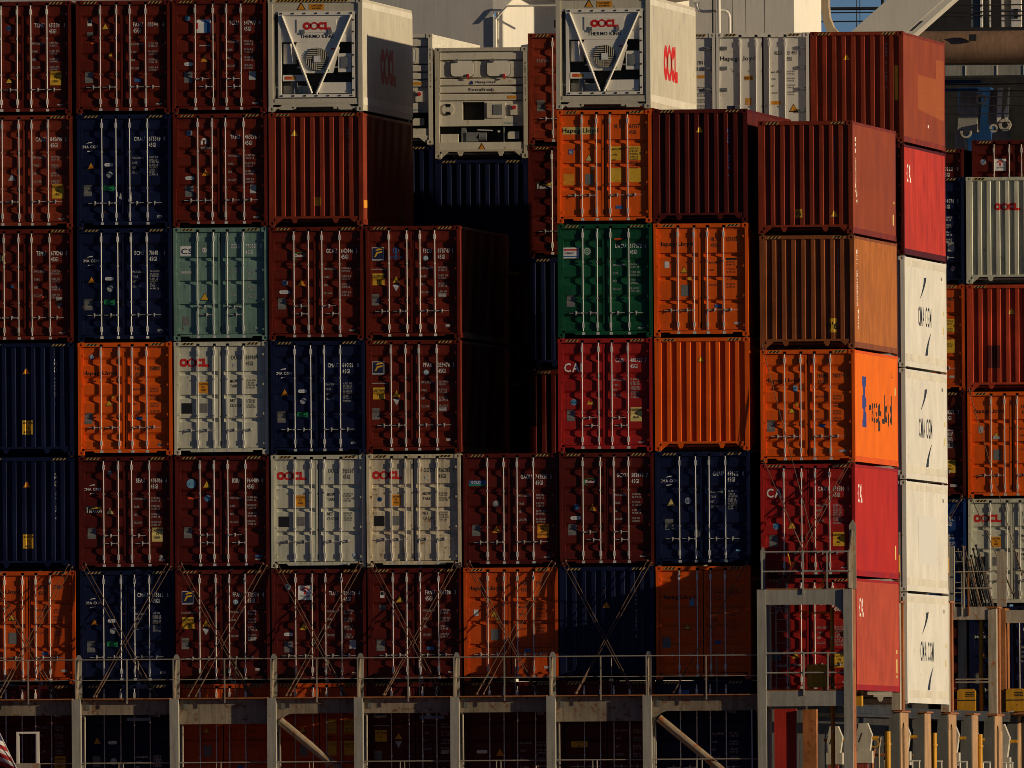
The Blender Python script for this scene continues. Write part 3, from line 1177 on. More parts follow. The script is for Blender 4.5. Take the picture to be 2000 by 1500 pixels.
def reefer_xf(t, p):
    """machinery end with two oval hatches, ribbed panels and an open compressor bay"""
    wh = PAINT['oldwhite']
    mb = MB()
    for z0, z1, y in ((2.56, 2.80, 0.05), (2.10, 2.54, 0.062), (1.90, 2.08, 0.05), (1.70, 1.88, 0.05), (1.50, 1.68, 0.05)):
        mb.prism_yz([(y, z0 + 0.02), (y + 0.03, z0), (0.35, z0), (0.35, z1), (y + 0.03, z1), (y, z1 - 0.02)], 0.13, W - 0.13)
    up = build('upper_panel', mb, wh, t)
    for x0 in (0.42, 1.37):
        mb = MB()
        mb.prism_xz(rounded(x0, 2.14, x0 + 0.60, 2.54, 0.10), 0.020, 0.061)
        h = build('hatch', mb, SHIPWHITE, t)
        mb = MB()
        mb.prism_xz(rounded(x0 - 0.022, 2.118, x0 + 0.622, 2.562, 0.115), 0.048, 0.0605)
        build('hatch_rim', mb, MIDGREY, h)
        mb = MB()
        mb.box(x0 + 0.13, x0 + 0.19, -0.005, 0.019, 2.50, 2.60)
        build('latch', mb, MIDGREY, h)
        mb = MB()
        mb.box(x0 + 0.43, x0 + 0.48, -0.004, 0.019, 2.06, 2.20)
        build('latch', mb, INK['r'], h)
    decal('carrier_lettering', [(text_polys('Hapag-Lloyd', 1.07, 1.965, 0.058, 1.1, 1), 'n'), ([[(0.89, 1.93), (1.0, 1.93), (1.0, 2.0), (0.96, 2.03)]], 'hb')], ('z', [(0, 0.0495), (3, 0.0495)]), up)
    decal('lettering', [(text_polys('ExtraFresh', 1.22, 1.755, 0.082, 1.1, 1, 'c'), 'dk')], ('z', [(0, 0.0495), (3, 0.0495)]), up)
    decal('label_sticker', [(rect(1.90, 1.55, 2.14, 1.63), 'o')], ('z', [(0, 0.0495), (3, 0.0495)]), up)
    mb = MB()
    # middle panel built round its square opening
    mb.box(0.13, 0.72, 0.07, 0.30, 0.84, 1.49)
    mb.box(1.29, W - 0.13, 0.07, 0.30, 0.84, 1.49)
    mb.box(0.72, 1.29, 0.0705, 0.30, 0.84, 1.00)
    mb.box(0.72, 1.29, 0.0705, 0.30, 1.47, 1.49)
    mp = build('middle_panel', mb, wh, t)
    mb = MB()
    mb.box(0.72, 1.29, 0.30, 0.31, 1.00, 1.47)
    build('intake_back', mb, DARKSTEEL, mp)
    mb = MB()
    mb.prism_xz(circle(0.34, 1.28, 0.155, 20), 0.050, 0.069)
    g = build('gauge', mb, wh, mp)
    decal('gauge_marks', [(ring(0.34, 1.28, 0.15, 0.06, math.pi / 2 - 0.6, math.pi / 2 + 0.6, 8) + ring(0.34, 1.28, 0.15, 0.06, -math.pi / 2 - 0.6, -math.pi / 2 + 0.6, 8), 'k')], ('z', [(0, 0.05), (3, 0.05)]), g)
    mb = MB()
    mb.box(1.36, 1.84, 0.045, 0.069, 1.05, 1.45)
    cb = build('control_box', mb, wh, mp)
    mb = MB()
    mb.box(1.53, 1.76, 0.036, 0.044, 1.13, 1.40)
    build('display_window', mb, MIDGREY, cb)
    mb = MB()
    mb.box(1.98, 2.16, 0.030, 0.069, 1.12, 1.40)
    rb = build('switch_box', mb, wh, mp)
    mb = MB()
    mb.prism_xz(circle(2.08, 1.32, 0.05, 10), 0.010, 0.029)
    build('switch', mb, INK['r'], rb)
    decal('lettering', [(text_polys('STARCOOL', 1.80, 0.88, 0.05, 0.9, 1), 'lb')], ('z', [(0, 0.07), (3, 0.07)]), mp)
    mb = MB()
    mb.box(0.13, W - 0.13, 0.34, 0.36, 0.40, 0.84)
    build('bay_back', mb, DARKSTEEL, t)
    mb = MB()
    mb.box(0.14, 0.60, 0.06, 0.30, 0.42, 0.64)
    build('junction_box', mb, wh, t)
    mb = MB()
    mb.box(0.68, 0.80, 0.12, 0.30, 0.42, 0.80)
    mb.box(0.80, 1.12, 0.10, 0.30, 0.44, 0.68)
    mb.tube([(1.14, 0.2, 0.56), (1.34, 0.2, 0.56)], 0.12, 12)
    build('compressor', mb, MIDGREY, t)
    mb = MB()
    mb.tube([(1.66, 0.12, 0.70), (1.66, 0.16, 0.70)], 0.035, 10)
    mb.tube([(1.10, 0.14, 0.74), (1.50, 0.14, 0.72)], 0.018, 6)
    mb.tube([(1.80, 0.14, 0.42), (1.80, 0.14, 0.80)], 0.02, 6)
    build('pipe', mb, STEEL, t)
    mb = MB()
    mb.prism_xz([(1.90, 0.50), (2.20, 0.50), (2.20, 0.69), (1.94, 0.69), (1.90, 0.65)], 0.06, 0.28)
    build('junction_box', mb, wh, t)
    mb = MB()
    mb.box(0.13, W - 0.13, 0.02, 0.10, 0.17, 0.42)
    s = build('sill', mb, wh, t)
    decal('warning_triangle', [(tri_up(1.22, 0.19, 0.24), 'k'), (tri_up(1.22, 0.205, 0.18), 'o')], ('z', [(0, 0.02), (3, 0.02)]), s)
    decal('lettering', [(text_polys('HLBU 935 211 4', W - 0.06, 2.45, 0.055, 0.8, 0, 'c', vertical=True), 'k')], ('z', [(0, 0.0035), (3, 0.0035)]), t)


# ------------------------------------------------------------------ the stacks
def CX(c):
    return (-2.548 if c == 1 else 17.581 if c == 9 else (c - 2) * 2.4774)


def ZT(c, r):
    return (30.597 if c == 9 else 30.927) - (r - 1) * 2.927


def bay1(c, r, kind, pcol, label, marks=(), **kw):
    rr = random.Random(c * 31 + r)
    return container(CX(c) + rr.uniform(-0.012, 0.012), rr.uniform(-0.03, 0.03), ZT(c, r), kind, pcol, label, marks, **kw)


def hapag_a(n, chk, pfx='HLXU', extra=(), **kw):
    return [hapag(0.12, 2.32), num(pfx, n, chk, 'dk', z=2.43, below_prefix=True, dz=1.86, step=0.19, **kw), m_tri(0.78, 1.62, 0.20), m_plate(0.70, 1.03),
            m_label(1.56, 0.73, 0.17, 0.08, 'b'), m_label(2.06, 0.30, 0.14, 0.06, 'lg')] + list(extra)


def hapag_b(n, chk, pfx='FANU', extra=(), **kw):
    return [hapag(0.13, 2.06), num(pfx, n, chk, 'dk', z=2.17, below_prefix=True, dz=1.66, step=0.19, **kw), m_tri(0.80, 1.26, 0.19), m_plate(0.16, 0.80),
            m_label(1.50, 0.90, 0.16, 0.08, 'b')] + list(extra)


def cma_d(n, chk, pfx='CMAU', dz=1.75, extra=()):
    return [cma(), num(pfx, n, chk, 'w', z=2.21, dz=dz, step=0.125, dink='dw'), m_tri(0.36, 1.50, 0.18, 'o', 'o'), m_pill(0.71, 1.56), m_round(0.84, 1.35, 0.08, 'lg', 'dw'),
            m_plate(0.17, 0.80), m_label(2.06, 0.24, 0.14, 0.055, 'lg', '45G1')] + list(extra)


GREENL = m_label(0.68, 0.94, 0.28, 0.13, 'g')


def brown_d(n, chk, pfx, extra=(), z=2.22, dz=1.78, **kw):
    plate = [] if any(e[0] == 'data_plate' for e in extra) else [m_plate(0.22, 0.78)]
    return [num(pfx, n, chk, 'w', z=z, dz=dz, dink='dw', **kw), m_label(2.06, 0.19, 0.15, 0.055, 'lg')] + plate + list(extra)


def fl_d(n, chk, pfx, extra=()):
    return [florens(0.16, 2.00), num(pfx, n, chk, 'w', z=2.20, dz=1.78, dink='dw'), ('rule_line', [(rect(0.10, 1.78, 0.56, 1.80), 'dw')]),
            m_caution(0.17, 1.38, 0.31, 0.30, 'y', ('CAUTION', "9'6")), m_tri(0.78, 1.44, 0.19, 'y', 'y'), ('inverted_triangle', [(tri_up(0.78, 1.22, 0.19, True), 'sl')]),
            m_plate(0.13, 0.86, 0.21, 0.29), m_round(1.55, 2.06, 0.07, 'lb', 'w'), m_label(1.87, 1.06, 0.20, 0.10, 'lg'), m_label(2.05, 0.30, 0.12, 0.06, 'lg')] + list(extra)


def oocl_d(n, chk, extra=(), pink='r'):
    return [('carrier_emblem', [(oocl(0.14, 2.25, 0.215), 'r')]), num('OOCU', n, chk, 'dk', z=2.43, dz=1.84, big=True), m_caution(0.63, 1.57, 0.26, 0.29, 'o'),
            ('black_plate', [(rect(0.19, 1.05, 0.46, 1.32), 'k')]), m_plate(0.66, 1.07, 0.20, 0.24), m_round(1.55, 2.29, 0.05, 'lg', 'w')] + list(extra)


CA = lambda x=1.88, z=0.73, i='y': m_caution(x, z, 0.29, 0.36, i, ('CAUTION', "9'6", 'HIGH'))
CA4 = lambda x=1.86, z=0.73, i='o': m_caution(x, z, 0.29, 0.36, i, ('CAUTION', "9'6", 'HIGH', 'CONTAINER'))
VT = lambda s, x=1.95, z=2.42, i='dw': m_txt(s, x, z, 0.07, i, 0, 0.9, 'c', True, 'vertical_lettering')
GP = lambda x, z: m_label(x, z, 0.27, 0.36, 'y', "CAUTION|9'6|HIGH", 'k', 'caution_sign')

# column 1 (cut by the frame)
bay1(1, 1, 'B', 'brown', 'brown container numbered 651209 with yellow caution sign, top of its stack', brown_d('651209', '3', 'TCNU', [CA(), m_tri(0.82, 0.78, 0.2), m_round(0.82, 2.2, 0.06, 'b', 'n')]))
bay1(1, 2, 'B', 'redbrown', 'red brown container numbered 845698 with yellow caution sign and silver triangle', brown_d('845698', '2', 'CAXU', [CA(1.90, 0.75), m_tri(0.86, 1.22, 0.2, 'sl', 'sl')]))
bay1(1, 3, 'B', 'brown', 'brown container numbered 678243 with a large cream letter X', brown_d('678243', '8', 'TEMU', [m_txt('TEX', 0.12, 2.02, 0.25, 'py', 1, 0.8, name='carrier_lettering'), m_round(0.84, 1.42, 0.045, 'b', 'b'), m_label(1.62, 1.12, 0.12, 0.05, 'ob'), m_label(1.98, 1.06, 0.16, 0.08, 'lg'), ('inverted_triangle', [(tri_up(2.06, 0.84, 0.16, True), 'gr')])]))
bay1(1, 4, 'E', 'navy', 'upper navy ribbed container end with golden caution plate, cut by the picture edge', [m_tri(1.20, 2.10, 0.19, 'o', 'o'), GP(1.09, 0.55), VT('CMAU 640287 1')])
bay1(1, 5, 'E', 'navy', 'lower navy ribbed container end with golden caution plate, above an orange container', [m_tri(1.20, 2.12, 0.19, 'o', 'o'), GP(1.09, 0.55), VT('CMAU 577128 0')])
bay1(1, 6, 'A', 'dullorange', 'orange container under the two navy ribbed ends, crossed by lashing rods', hapag_a('258114', '2', 'HLBU'))
bay1(1, 7, 'B', 'maroon', 'dark red container behind the flag with a yellow caution sign, lowest row', brown_d('431907', '1', 'GESU', [CA(1.86, 0.70)]))
# column 2
bay1(2, 1, 'B', 'brown', 'brown container numbered 110044 with a black and white mark and amber triangle', brown_d('110044', '6', 'FANU', [m_tri(0.76, 2.14, 0.2), ('label_sticker', [(rect(0.30, 2.24, 0.41, 2.40), 'w'), (rect(0.315, 2.31, 0.395, 2.39), 'k')]), m_label(0.28, 1.98, 0.16, 0.10, 'gr'), m_label(0.38, 1.78, 0.12, 0.05, 'ob'), m_label(0.84, 1.46, 0.08, 0.09, 'y'), m_label(1.50, 0.80, 0.18, 0.08, 'b')], below_prefix=True, dz=1.74))
bay1(2, 2, 'B', 'navy', 'navy container numbered 675549 with scraped patches beside its handles', cma_d('675549', '9', extra=[GREENL, ('scrape_marks', [([[(1.00, 0.80), (1.06, 0.78), (1.04, 0.92)], [(1.08, 0.74), (1.16, 0.70), (1.13, 0.90)], [(1.31, 0.66), (1.42, 0.66), (1.40, 0.90), (1.35, 0.76)]], 'lg')])]))
bay1(2, 3, 'B', 'navy', 'navy container numbered 716411 with green label, above an orange container', cma_d('716411', '1', 'ECMU', extra=[GREENL]))
bay1(2, 4, 'B', 'orange', 'orange container numbered 358183 beside a light grey one with red letters', hapag_b('358183', '7', extra=[m_round(0.36, 2.52, 0.07, 'b', 'w'), m_label(0.86, 1.46, 0.07, 0.08, 'y'), m_round(2.1, 0.26, 0.045, 'lg', 'k')]))
bay1(2, 5, 'B', 'maroon', 'brown container numbered 406055 with black beacon sign and caution sign', [cma(0.12, 2.02), beacon(0.16, 1.44), CA(1.88, 0.70, 'py')] + brown_d('406055', '6', 'BEAU', [m_tri(0.80, 1.42, 0.19, 'py', 'py'), m_round(0.80, 2.48, 0.05, 'lb', 'n'), m_round(2.12, 0.30, 0.05, 'lg', 'lg')]), handles='two')
bay1(2, 6, 'B', 'navy', 'navy container numbered 635662 under crossed lashing rods', cma_d('635662', '6', extra=[GREENL]))
bay1(2, 7, 'B', 'navy', 'navy container in the lowest row with amber triangle, right of the flag', [m_tri(0.42, 1.38, 0.18, 'y', 'y'), m_pill(0.70, 1.36), m_round(0.84, 0.92, 0.085, 'lg', 'lg'), m_plate(0.30, 0.78, 0.2, 0.28), num('CMAU', '588231', '0', 'w', z=2.21, dz=1.00, step=0.125, rows=3)])
# column 3
bay1(3, 1, 'B', 'brown', 'brown container numbered 647977 with a white, blue and red sign', brown_d('647977', '4', 'TCLU', [m_round(0.40, 2.42, 0.07, 'lb', 'lb'), ('square_emblem', [(rect(0.64, 2.04, 1.00, 2.38), 'w'), (rect(0.84, 2.04, 0.98, 2.38), 'b'), (rect(0.64, 2.14, 0.68, 2.30), 'r')]), m_label(0.70, 1.70, 0.28, 0.03, 'dw'), m_tri(0.83, 1.30, 0.19, 'o', 'o'), m_pill(0.31, 1.20, 0.23), m_plate(0.31, 0.76), m_label(1.98, 0.82, 0.17, 0.22, 'lg')], z=2.24), handles='two')
bay1(3, 2, 'B', 'brown', 'brown container numbered 463276 with a white curved mark on its door', brown_d('463276', '1', 'TRHU', [m_round(0.42, 2.40, 0.08, 'lg', 'b'), ('curved_emblem', [(ring(0.80, 2.18, 0.085, 0.035, -1.2, 2.4, 12) + rect(0.72, 2.10, 0.77, 2.2) + text_polys('TRITON', 0.71, 1.98, 0.06, 0.85, 1), 'w')]), m_tri(0.83, 1.30, 0.19, 'o', 'o'), m_pill(0.31, 1.20, 0.23), m_plate(0.31, 0.76), m_label(1.98, 0.84, 0.16, 0.22, 'lg')], z=2.24))
bay1(3, 3, 'A', 'teal', 'pale teal green container numbered 770851', [('square_emblem', [(rect(0.18, 2.18, 0.46, 2.42), 'w'), (text_polys('CS', 0.20, 2.22, 0.14, 1.25, 1), 'n')]), num('CCLU', '770851', '0', 'w', z=2.36, dz=1.74, dink='dw'), m_round(0.80, 2.32, 0.07, 'lg', 'w'), m_tri(0.80, 1.02, 0.24, 'y'), m_plate(0.22, 0.38, 0.18, 0.24), m_label(0.20, 1.72, 0.26, 0.06, 'lg'), m_round(2.12, 0.30, 0.04, 'lg', 'lg')], handles='two')
bay1(3, 4, 'A', 'grey', 'light grey container numbered 889804 with red lettering and a black square plate', oocl_d('889804', '1'))
bay1(3, 5, 'B', 'maroon', 'brown container numbered 964489 with a round sky blue sticker', brown_d('964489', '0', 'BSIU', [m_round(0.42, 2.18, 0.12, 'lb', 'lb'), m_tri(0.82, 2.08, 0.19, 'y', 'y'), m_round(0.84, 1.80, 0.08, 'lb', 'b'), m_label(0.34, 1.78, 0.24, 0.06, 'ob'), m_label(2.06, 0.28, 0.17, 0.06, 'b')], z=2.20), handles='two')
bay1(3, 6, 'B', 'maroon', 'brown container numbered 332534 with blue square emblem under crossed lashing rods', fl_d('332534', '4', 'FFAU'))
bay1(3, 7, 'A', 'dullorange', 'orange container in the lowest row between two grey posts, without a brace', hapag_a('311620', '8', 'HLXU'))
# column 4
tk1 = bay1(4, 1, 'reefer_tk', 'beige', 'cream refrigerated container with V brace and fan, its flank half shadowed', side_marks=[('carrier_emblem', [([[(a[0] * 1.0, a[1]) for a in pl] for pl in [[(4.2 - (q[1] - 0.0) * 0 + q[0], q[1]) for q in pl2] for pl2 in [[(p_[0] * 4.6 + 0.2, p_[1] * 4.2 + 0.80) for p_ in pl3] for pl3 in oocl(0, 0, 0.22)]]], 'r')])])
bay1(4, 2, 'E', 'redbrown', 'red brown ribbed container end under the cream refrigerated container beside the dark gap', [m_tri(0.66, 2.30, 0.18, 'y', 'py'), m_label(1.18, 0.50, 0.15, 0.22, 'y'), VT('TCNU 847263 5', 2.05, 2.5)], side_marks=[m_label(0.25, 0.45, 0.9, 0.2, 'o')])
bay1(4, 3, 'B', 'brown', 'brown container numbered 642446 with a small oval green and white emblem', [global_logo(0.66, 2.12)] + brown_d('642446', '2', 'GCXU', [m_round(0.40, 1.46, 0.08, 'lg', 'b'), m_pill(0.26, 1.18, 0.27), m_tri(0.83, 1.38, 0.2, 'o', 'o')]), handles='two')
bay1(4, 4, 'B', 'navy', 'navy container numbered 640155 with green label, beside the light grey container', cma_d('640155', '8', extra=[GREENL]))
bay1(4, 5, 'A', 'grey', 'clean light grey container numbered 915526 with red lettering and amber sign', oocl_d('915526', '2', [m_round(2.14, 0.32, 0.05, 'lb', 'w')]))
bay1(4, 6, 'B', 'maroon', 'brown container numbered 686839 with a white square sign and lashing rods', [tsign(0.68, 2.10)] + brown_d('686839', '4', 'TLLU', [m_round(0.42, 2.44, 0.08, 'lb', 'lg'), m_tri(0.82, 1.34, 0.19, 'y', 'y'), m_pill(0.31, 1.18, 0.24), m_plate(0.32, 0.76), m_label(2.00, 0.84, 0.17, 0.23, 'lg')]))
bay1(4, 7, 'A', 'dullorange', 'orange container in the lowest row behind the first diagonal brace', hapag_a('205518', '2', 'HLXU', boxed='y'))
# column 5
bay1(5, 3, 'B', 'brown', 'brown container numbered 878747 with blue square emblem, bordering the dark gap on top', fl_d('878747', '1', 'FSCU', [('anchor_emblem', [(ring(0.78, 2.27, 0.085, 0.065, n=16) + [[(0.76, 2.02), (0.80, 2.02), (0.80, 2.36), (0.76, 2.36)]] + text_polys('COSCO', 0.62, 2.06, 0.07, 0.9, 1), 'b')])]), side_marks=[])
bay1(5, 4, 'B', 'brown', 'brown container numbered 359476 with blue square emblem, above a rusty cream container', fl_d('359476', '3', 'FFAU'))
bay1(5, 5, 'A', 'cream', 'rust streaked cream container numbered 956286 with red lettering', oocl_d('956286', '1', [m_round(0.34, 1.74, 0.06, 'b', 'n')]))
bay1(5, 6, 'B', 'maroon', 'brown container numbered 108888 with an amber triangle behind lashing rods', brown_d('108888', '3', 'FANU', [m_tri(0.82, 2.02, 0.2, 'y', 'y'), ('label_sticker', [(rect(0.32, 2.14, 0.43, 2.30), 'w'), (rect(0.335, 2.21, 0.415, 2.29), 'k')]), m_label(0.30, 1.84, 0.16, 0.12, 'gr'), m_label(1.52, 0.80, 0.18, 0.08, 'b')], below_prefix=True))
bay1(5, 7, 'B', 'maroon', 'dark brown container in the lowest row with yellow sign and two triangles', fl_d('347792', '0', 'FFAU'))
# column 6
bay1(6, 5, 'B', 'maroon', 'brown container numbered 743520 at the foot of the dark gap', [('stripe_emblem', [(rect(0.14, 2.06, 0.58, 2.20), 'b'), (rect(0.14, 2.06, 0.58, 2.10), 'g'), (text_polys('GOLD', 0.20, 2.125, 0.06, 1.0, 1), 'w')])] + brown_d('743520', '3', 'GAOU', [m_round(0.84, 1.60, 0.085, 'lg', 'dw'), m_tri(0.84, 0.86, 0.2, 'o', 'o'), CA4(1.90, 0.72)], z=2.24))
bay1(6, 6, 'A', 'dullorange', 'orange container numbered 271632 crossed by rods and their shadows', hapag_a('271632', '5', 'FANU', [m_label(0.26, 1.66, 0.12, 0.16, 'w'), m_label(0.84, 1.52, 0.08, 0.09, 'y')]))
bay1(6, 7, 'B', 'maroon', 'dark brown container in the lowest row with oval label and orange triangle', [m_pill(0.30, 1.06, 0.28), m_tri(0.90, 1.00, 0.2, 'o', 'o'), num('GAOU', '661093', '2', 'w', dink='dw', dz=1.3), m_plate(0.38, 0.30)])
# column 7
tk2 = bay1(7, 1, 'reefer_tk', 'beige', 'cream refrigerated container with V brace and fan, its flank fully sunlit', side_marks=[('carrier_emblem', [([[(q[0] * 4.6 + 3.6, q[1] * 4.2 + 0.80) for q in pl] for pl in oocl(0, 0, 0.22)], 'r')])])
bay1(7, 2, 'A', 'orange', 'orange container with yellow weight panels under the sunlit refrigerated container', [hapag(0.14, 2.32, 'k', 0.11, 'py'), num('HLXU', '167771', '3', 'dk', z=2.42, dz=1.86, boxed='y', step=0.14), m_label(0.30, 1.76, 0.12, 0.13, 'b', 'GL', 'w'), m_tri(0.82, 1.58, 0.21, 'py'), m_label(0.88, 1.36, 0.08, 0.09, 'py'), m_plate(0.72, 0.98, 0.20, 0.28), m_label(0.16, 0.98, 0.28, 0.28, 'o'), m_label(1.50, 0.36, 0.19, 0.08, 'b')])
bay1(7, 3, 'B', 'green', 'dark green container numbered 577578', [('square_emblem', [(rect(0.14, 2.02, 0.54, 2.30), 'w'), (rect(0.16, 2.22, 0.52, 2.26), 'r'), (rect(0.16, 2.06, 0.52, 2.09), 'b'), (text_polys('UASC', 0.20, 2.13, 0.06, 1.0, 1), 'n')]), m_label(1.46, 2.48, 0.20, 0.05, 'ob')] + brown_d('577578', '6', 'UACU', [m_round(0.76, 2.20, 0.09, 'lg', 'g')], z=2.28, dz=1.82))
bay1(7, 4, 'B', 'red', 'deep red container numbered 480750 with white letters, above a brown one', [caix(0.16, 2.04, 0.22)] + brown_d('480750', '7', 'CAIU', [m_round(0.40, 1.26, 0.08, 'lb', 'b'), ('warning_triangle', [([[(0.74, 1.20), (0.92, 1.20), (0.88, 1.28), (0.82, 1.24), (0.79, 1.31)]], 'y')]), CA(1.86, 0.76, 'py')], z=2.28, dz=1.80, step=0.13), handles='two')
bay1(7, 5, 'B', 'maroon', 'brown container numbered 582874 with a small oval emblem and blue tag', [global_logo(0.66, 2.12)] + brown_d('582874', '7', 'GCXU', [m_label(0.38, 1.44, 0.11, 0.13, 'b'), m_pill(0.28, 1.18, 0.28), m_tri(0.85, 1.40, 0.2, 'o', 'o')], z=2.26), handles='two')
bay1(7, 6, 'E', 'navy', 'navy ribbed container end behind large crossed lashing rods', [m_tri(1.20, 1.84, 0.19, 'o', 'o'), VT('CMAU 412805 2', 1.96, 2.2)])
bay1(7, 7, 'B', 'maroon', 'dark container in the lowest row with a striped amber label near its corner', [m_label(0.28, 1.20, 0.42, 0.16, 'y', 'CAUTION|HIGH', 'k', 'caution_sign'), num('CMAU', '460331', '9', 'dw', dz=1.6)])
# column 8
bay1(8, 2, 'E', 'maroon', 'dark red ribbed container end with a triangle, top of its stack with lit roof edge', [m_tri(1.20, 2.30, 0.18, 'y', 'py'), VT('HLBU 128840 6', 1.95, 2.3, 'b')])
bay1(8, 3, 'A', 'orange', 'orange container numbered 209335 below the dark red ribbed end', hapag_a('209335', '1', 'HLXU', [m_label(0.28, 1.76, 0.12, 0.16, 'w'), m_label(0.88, 1.44, 0.08, 0.09, 'y'), m_label(1.86, 1.95, 0.28, 0.05, 'k')]))
bay1(8, 4, 'E', 'orange', 'bright orange ribbed container end with black framed triangle', [m_tri(1.20, 2.26, 0.20, 'y')])
bay1(8, 5, 'B', 'navy', 'navy container numbered 496212 beneath the orange ribbed end', [cma(0.12, 2.12), num('CMAU', '496212', '0', 'w', z=2.28, dz=1.84, step=0.125, dink='dw'), m_tri(0.40, 1.52, 0.2, 'py', 'py'), m_round(0.84, 1.64, 0.085, 'lg', 'b'), m_plate(0.24, 0.90, 0.22, 0.28), m_label(2.06, 0.34, 0.12, 0.055, 'lb'), ('scrape_marks', [([[(0.98, 0.74), (1.10, 0.70), (1.09, 1.08), (1.02, 0.96)], [(1.12, 0.72), (1.17, 0.72), (1.15, 1.04)]], 'gr')])])
bay1(8, 6, 'B', 'orange', 'orange container mostly in shadow beside the grey tower, with a teal tag', hapag_b('366205', '4', 'FANU', [m_label(0.86, 1.88, 0.13, 0.18, 'lb')]))
bay1(8, 7, 'B', 'navy', 'dark container in the lowest row behind the second diagonal brace', [num('TRLU', '715508', '3', 'dw', dz=1.5), m_label(0.55, 2.4, 0.3, 0.25, 'b')])
# column 9: outboard stack with sunlit flank
SD = lambda s, y, z, h, sx, ink, bold=1: ('side_lettering', [(text_polys(s, y, z, h, sx, bold), ink)])


def side_vert(s, y, z, h, ink, sx=4.0):
    return ('side_lettering', [(text_polys(s, y, z, h, sx, 1, 'c', vertical=True), ink)])


YT = lambda y, z, h=0.3: m_label(y, z, 0.28, h, 'py', None, 'k', 'reflective_strip')
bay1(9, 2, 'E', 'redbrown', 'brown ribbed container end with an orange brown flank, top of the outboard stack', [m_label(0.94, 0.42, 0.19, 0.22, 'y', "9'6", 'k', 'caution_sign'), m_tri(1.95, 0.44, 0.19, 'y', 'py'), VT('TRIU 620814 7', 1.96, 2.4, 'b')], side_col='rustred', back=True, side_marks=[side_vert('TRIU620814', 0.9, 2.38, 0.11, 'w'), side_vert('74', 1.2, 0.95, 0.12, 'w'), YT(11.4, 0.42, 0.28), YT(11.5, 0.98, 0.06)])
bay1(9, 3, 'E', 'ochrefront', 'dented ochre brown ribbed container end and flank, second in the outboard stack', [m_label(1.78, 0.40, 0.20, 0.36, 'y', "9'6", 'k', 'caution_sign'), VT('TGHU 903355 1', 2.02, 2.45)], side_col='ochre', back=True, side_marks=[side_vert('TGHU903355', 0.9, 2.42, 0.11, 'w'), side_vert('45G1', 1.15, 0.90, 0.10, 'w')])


def hl_emblem(y, z, w, h):
    return [[(y, z), (y + w, z), (y + w, z + h * .22), (y + w * .72, z + h * .36), (y + w * .80, z + h * .40), (y + w, z + h * .40), (y + w, z + h * .55), (y + w * .7, z + h * .62), (y + w, z + h), (y, z + h), (y + w * .15, z + h * .66), (y, z + h * .58), (y - w * .1, z + h * .40), (y + w * .2, z + h * .34)]]


bay1(9, 4, 'B', 'orange', 'orange container on the outboard stack with blue emblem on its bright flank', hapag_b('708374', '0', 'HAMU', [m_label(0.84, 1.82, 0.11, 0.15, 'lb'), m_label(2.02, 0.26, 0.20, 0.06, 'lg'), m_label(0.90, 1.46, 0.07, 0.08, 'y')]), back=True, side_col='orangeside',
     side_marks=[('side_emblem', [(hl_emblem(2.2, 0.93, 1.1, 1.30), 'hb')]), SD('Hapag-Lloyd', 4.0, 1.10, 0.72, 1.10, 'k'), m_txt('HLX', 10.4, 2.3, 0.14, 'dk', 0, 1.2), YT(11.3, 1.85, 0.2)])
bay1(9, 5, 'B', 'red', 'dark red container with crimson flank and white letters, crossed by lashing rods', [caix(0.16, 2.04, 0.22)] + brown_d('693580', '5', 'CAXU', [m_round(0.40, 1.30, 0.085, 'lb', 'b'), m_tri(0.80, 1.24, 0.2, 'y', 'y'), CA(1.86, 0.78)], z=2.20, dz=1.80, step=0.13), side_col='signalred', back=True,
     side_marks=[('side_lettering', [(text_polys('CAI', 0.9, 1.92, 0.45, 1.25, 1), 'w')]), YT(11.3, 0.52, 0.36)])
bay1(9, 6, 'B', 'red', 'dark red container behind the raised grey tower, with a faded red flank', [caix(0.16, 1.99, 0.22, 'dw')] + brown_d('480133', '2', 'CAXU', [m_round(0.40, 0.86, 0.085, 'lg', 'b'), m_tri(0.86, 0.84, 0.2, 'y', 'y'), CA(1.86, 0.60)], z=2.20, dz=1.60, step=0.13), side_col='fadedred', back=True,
     side_marks=[('side_lettering', [(text_polys('CAI', 0.9, 1.92, 0.45, 1.25, 1), 'w')]), YT(11.3, 0.50, 0.36), YT(11.3, 1.0, 0.1), YT(11.3, 0.38, 0.06)])

# second bay, one container length further forward
Y2 = 14.4
G2 = 'containers of the second bay'
def crescent(y, z, dy, dz):
    """thick head at (y, z) tapering to a thin tail at (y + dy, z + dz), bowed"""
    L_, Rr = [], []
    for k in range(9):
        t_ = k / 8
        c = (y + dy * t_ ** 1.6, z + dz * t_)
        w_ = 0.34 * (1 - t_) ** 0.8 + 0.04
        L_.append((c[0] - w_, c[1] + 0.0))
        Rr.append((c[0] + w_, c[1] + 0.03 * (1 - t_)))
    return [[L_[k], Rr[k], Rr[k + 1], L_[k + 1]] for k in range(8)]


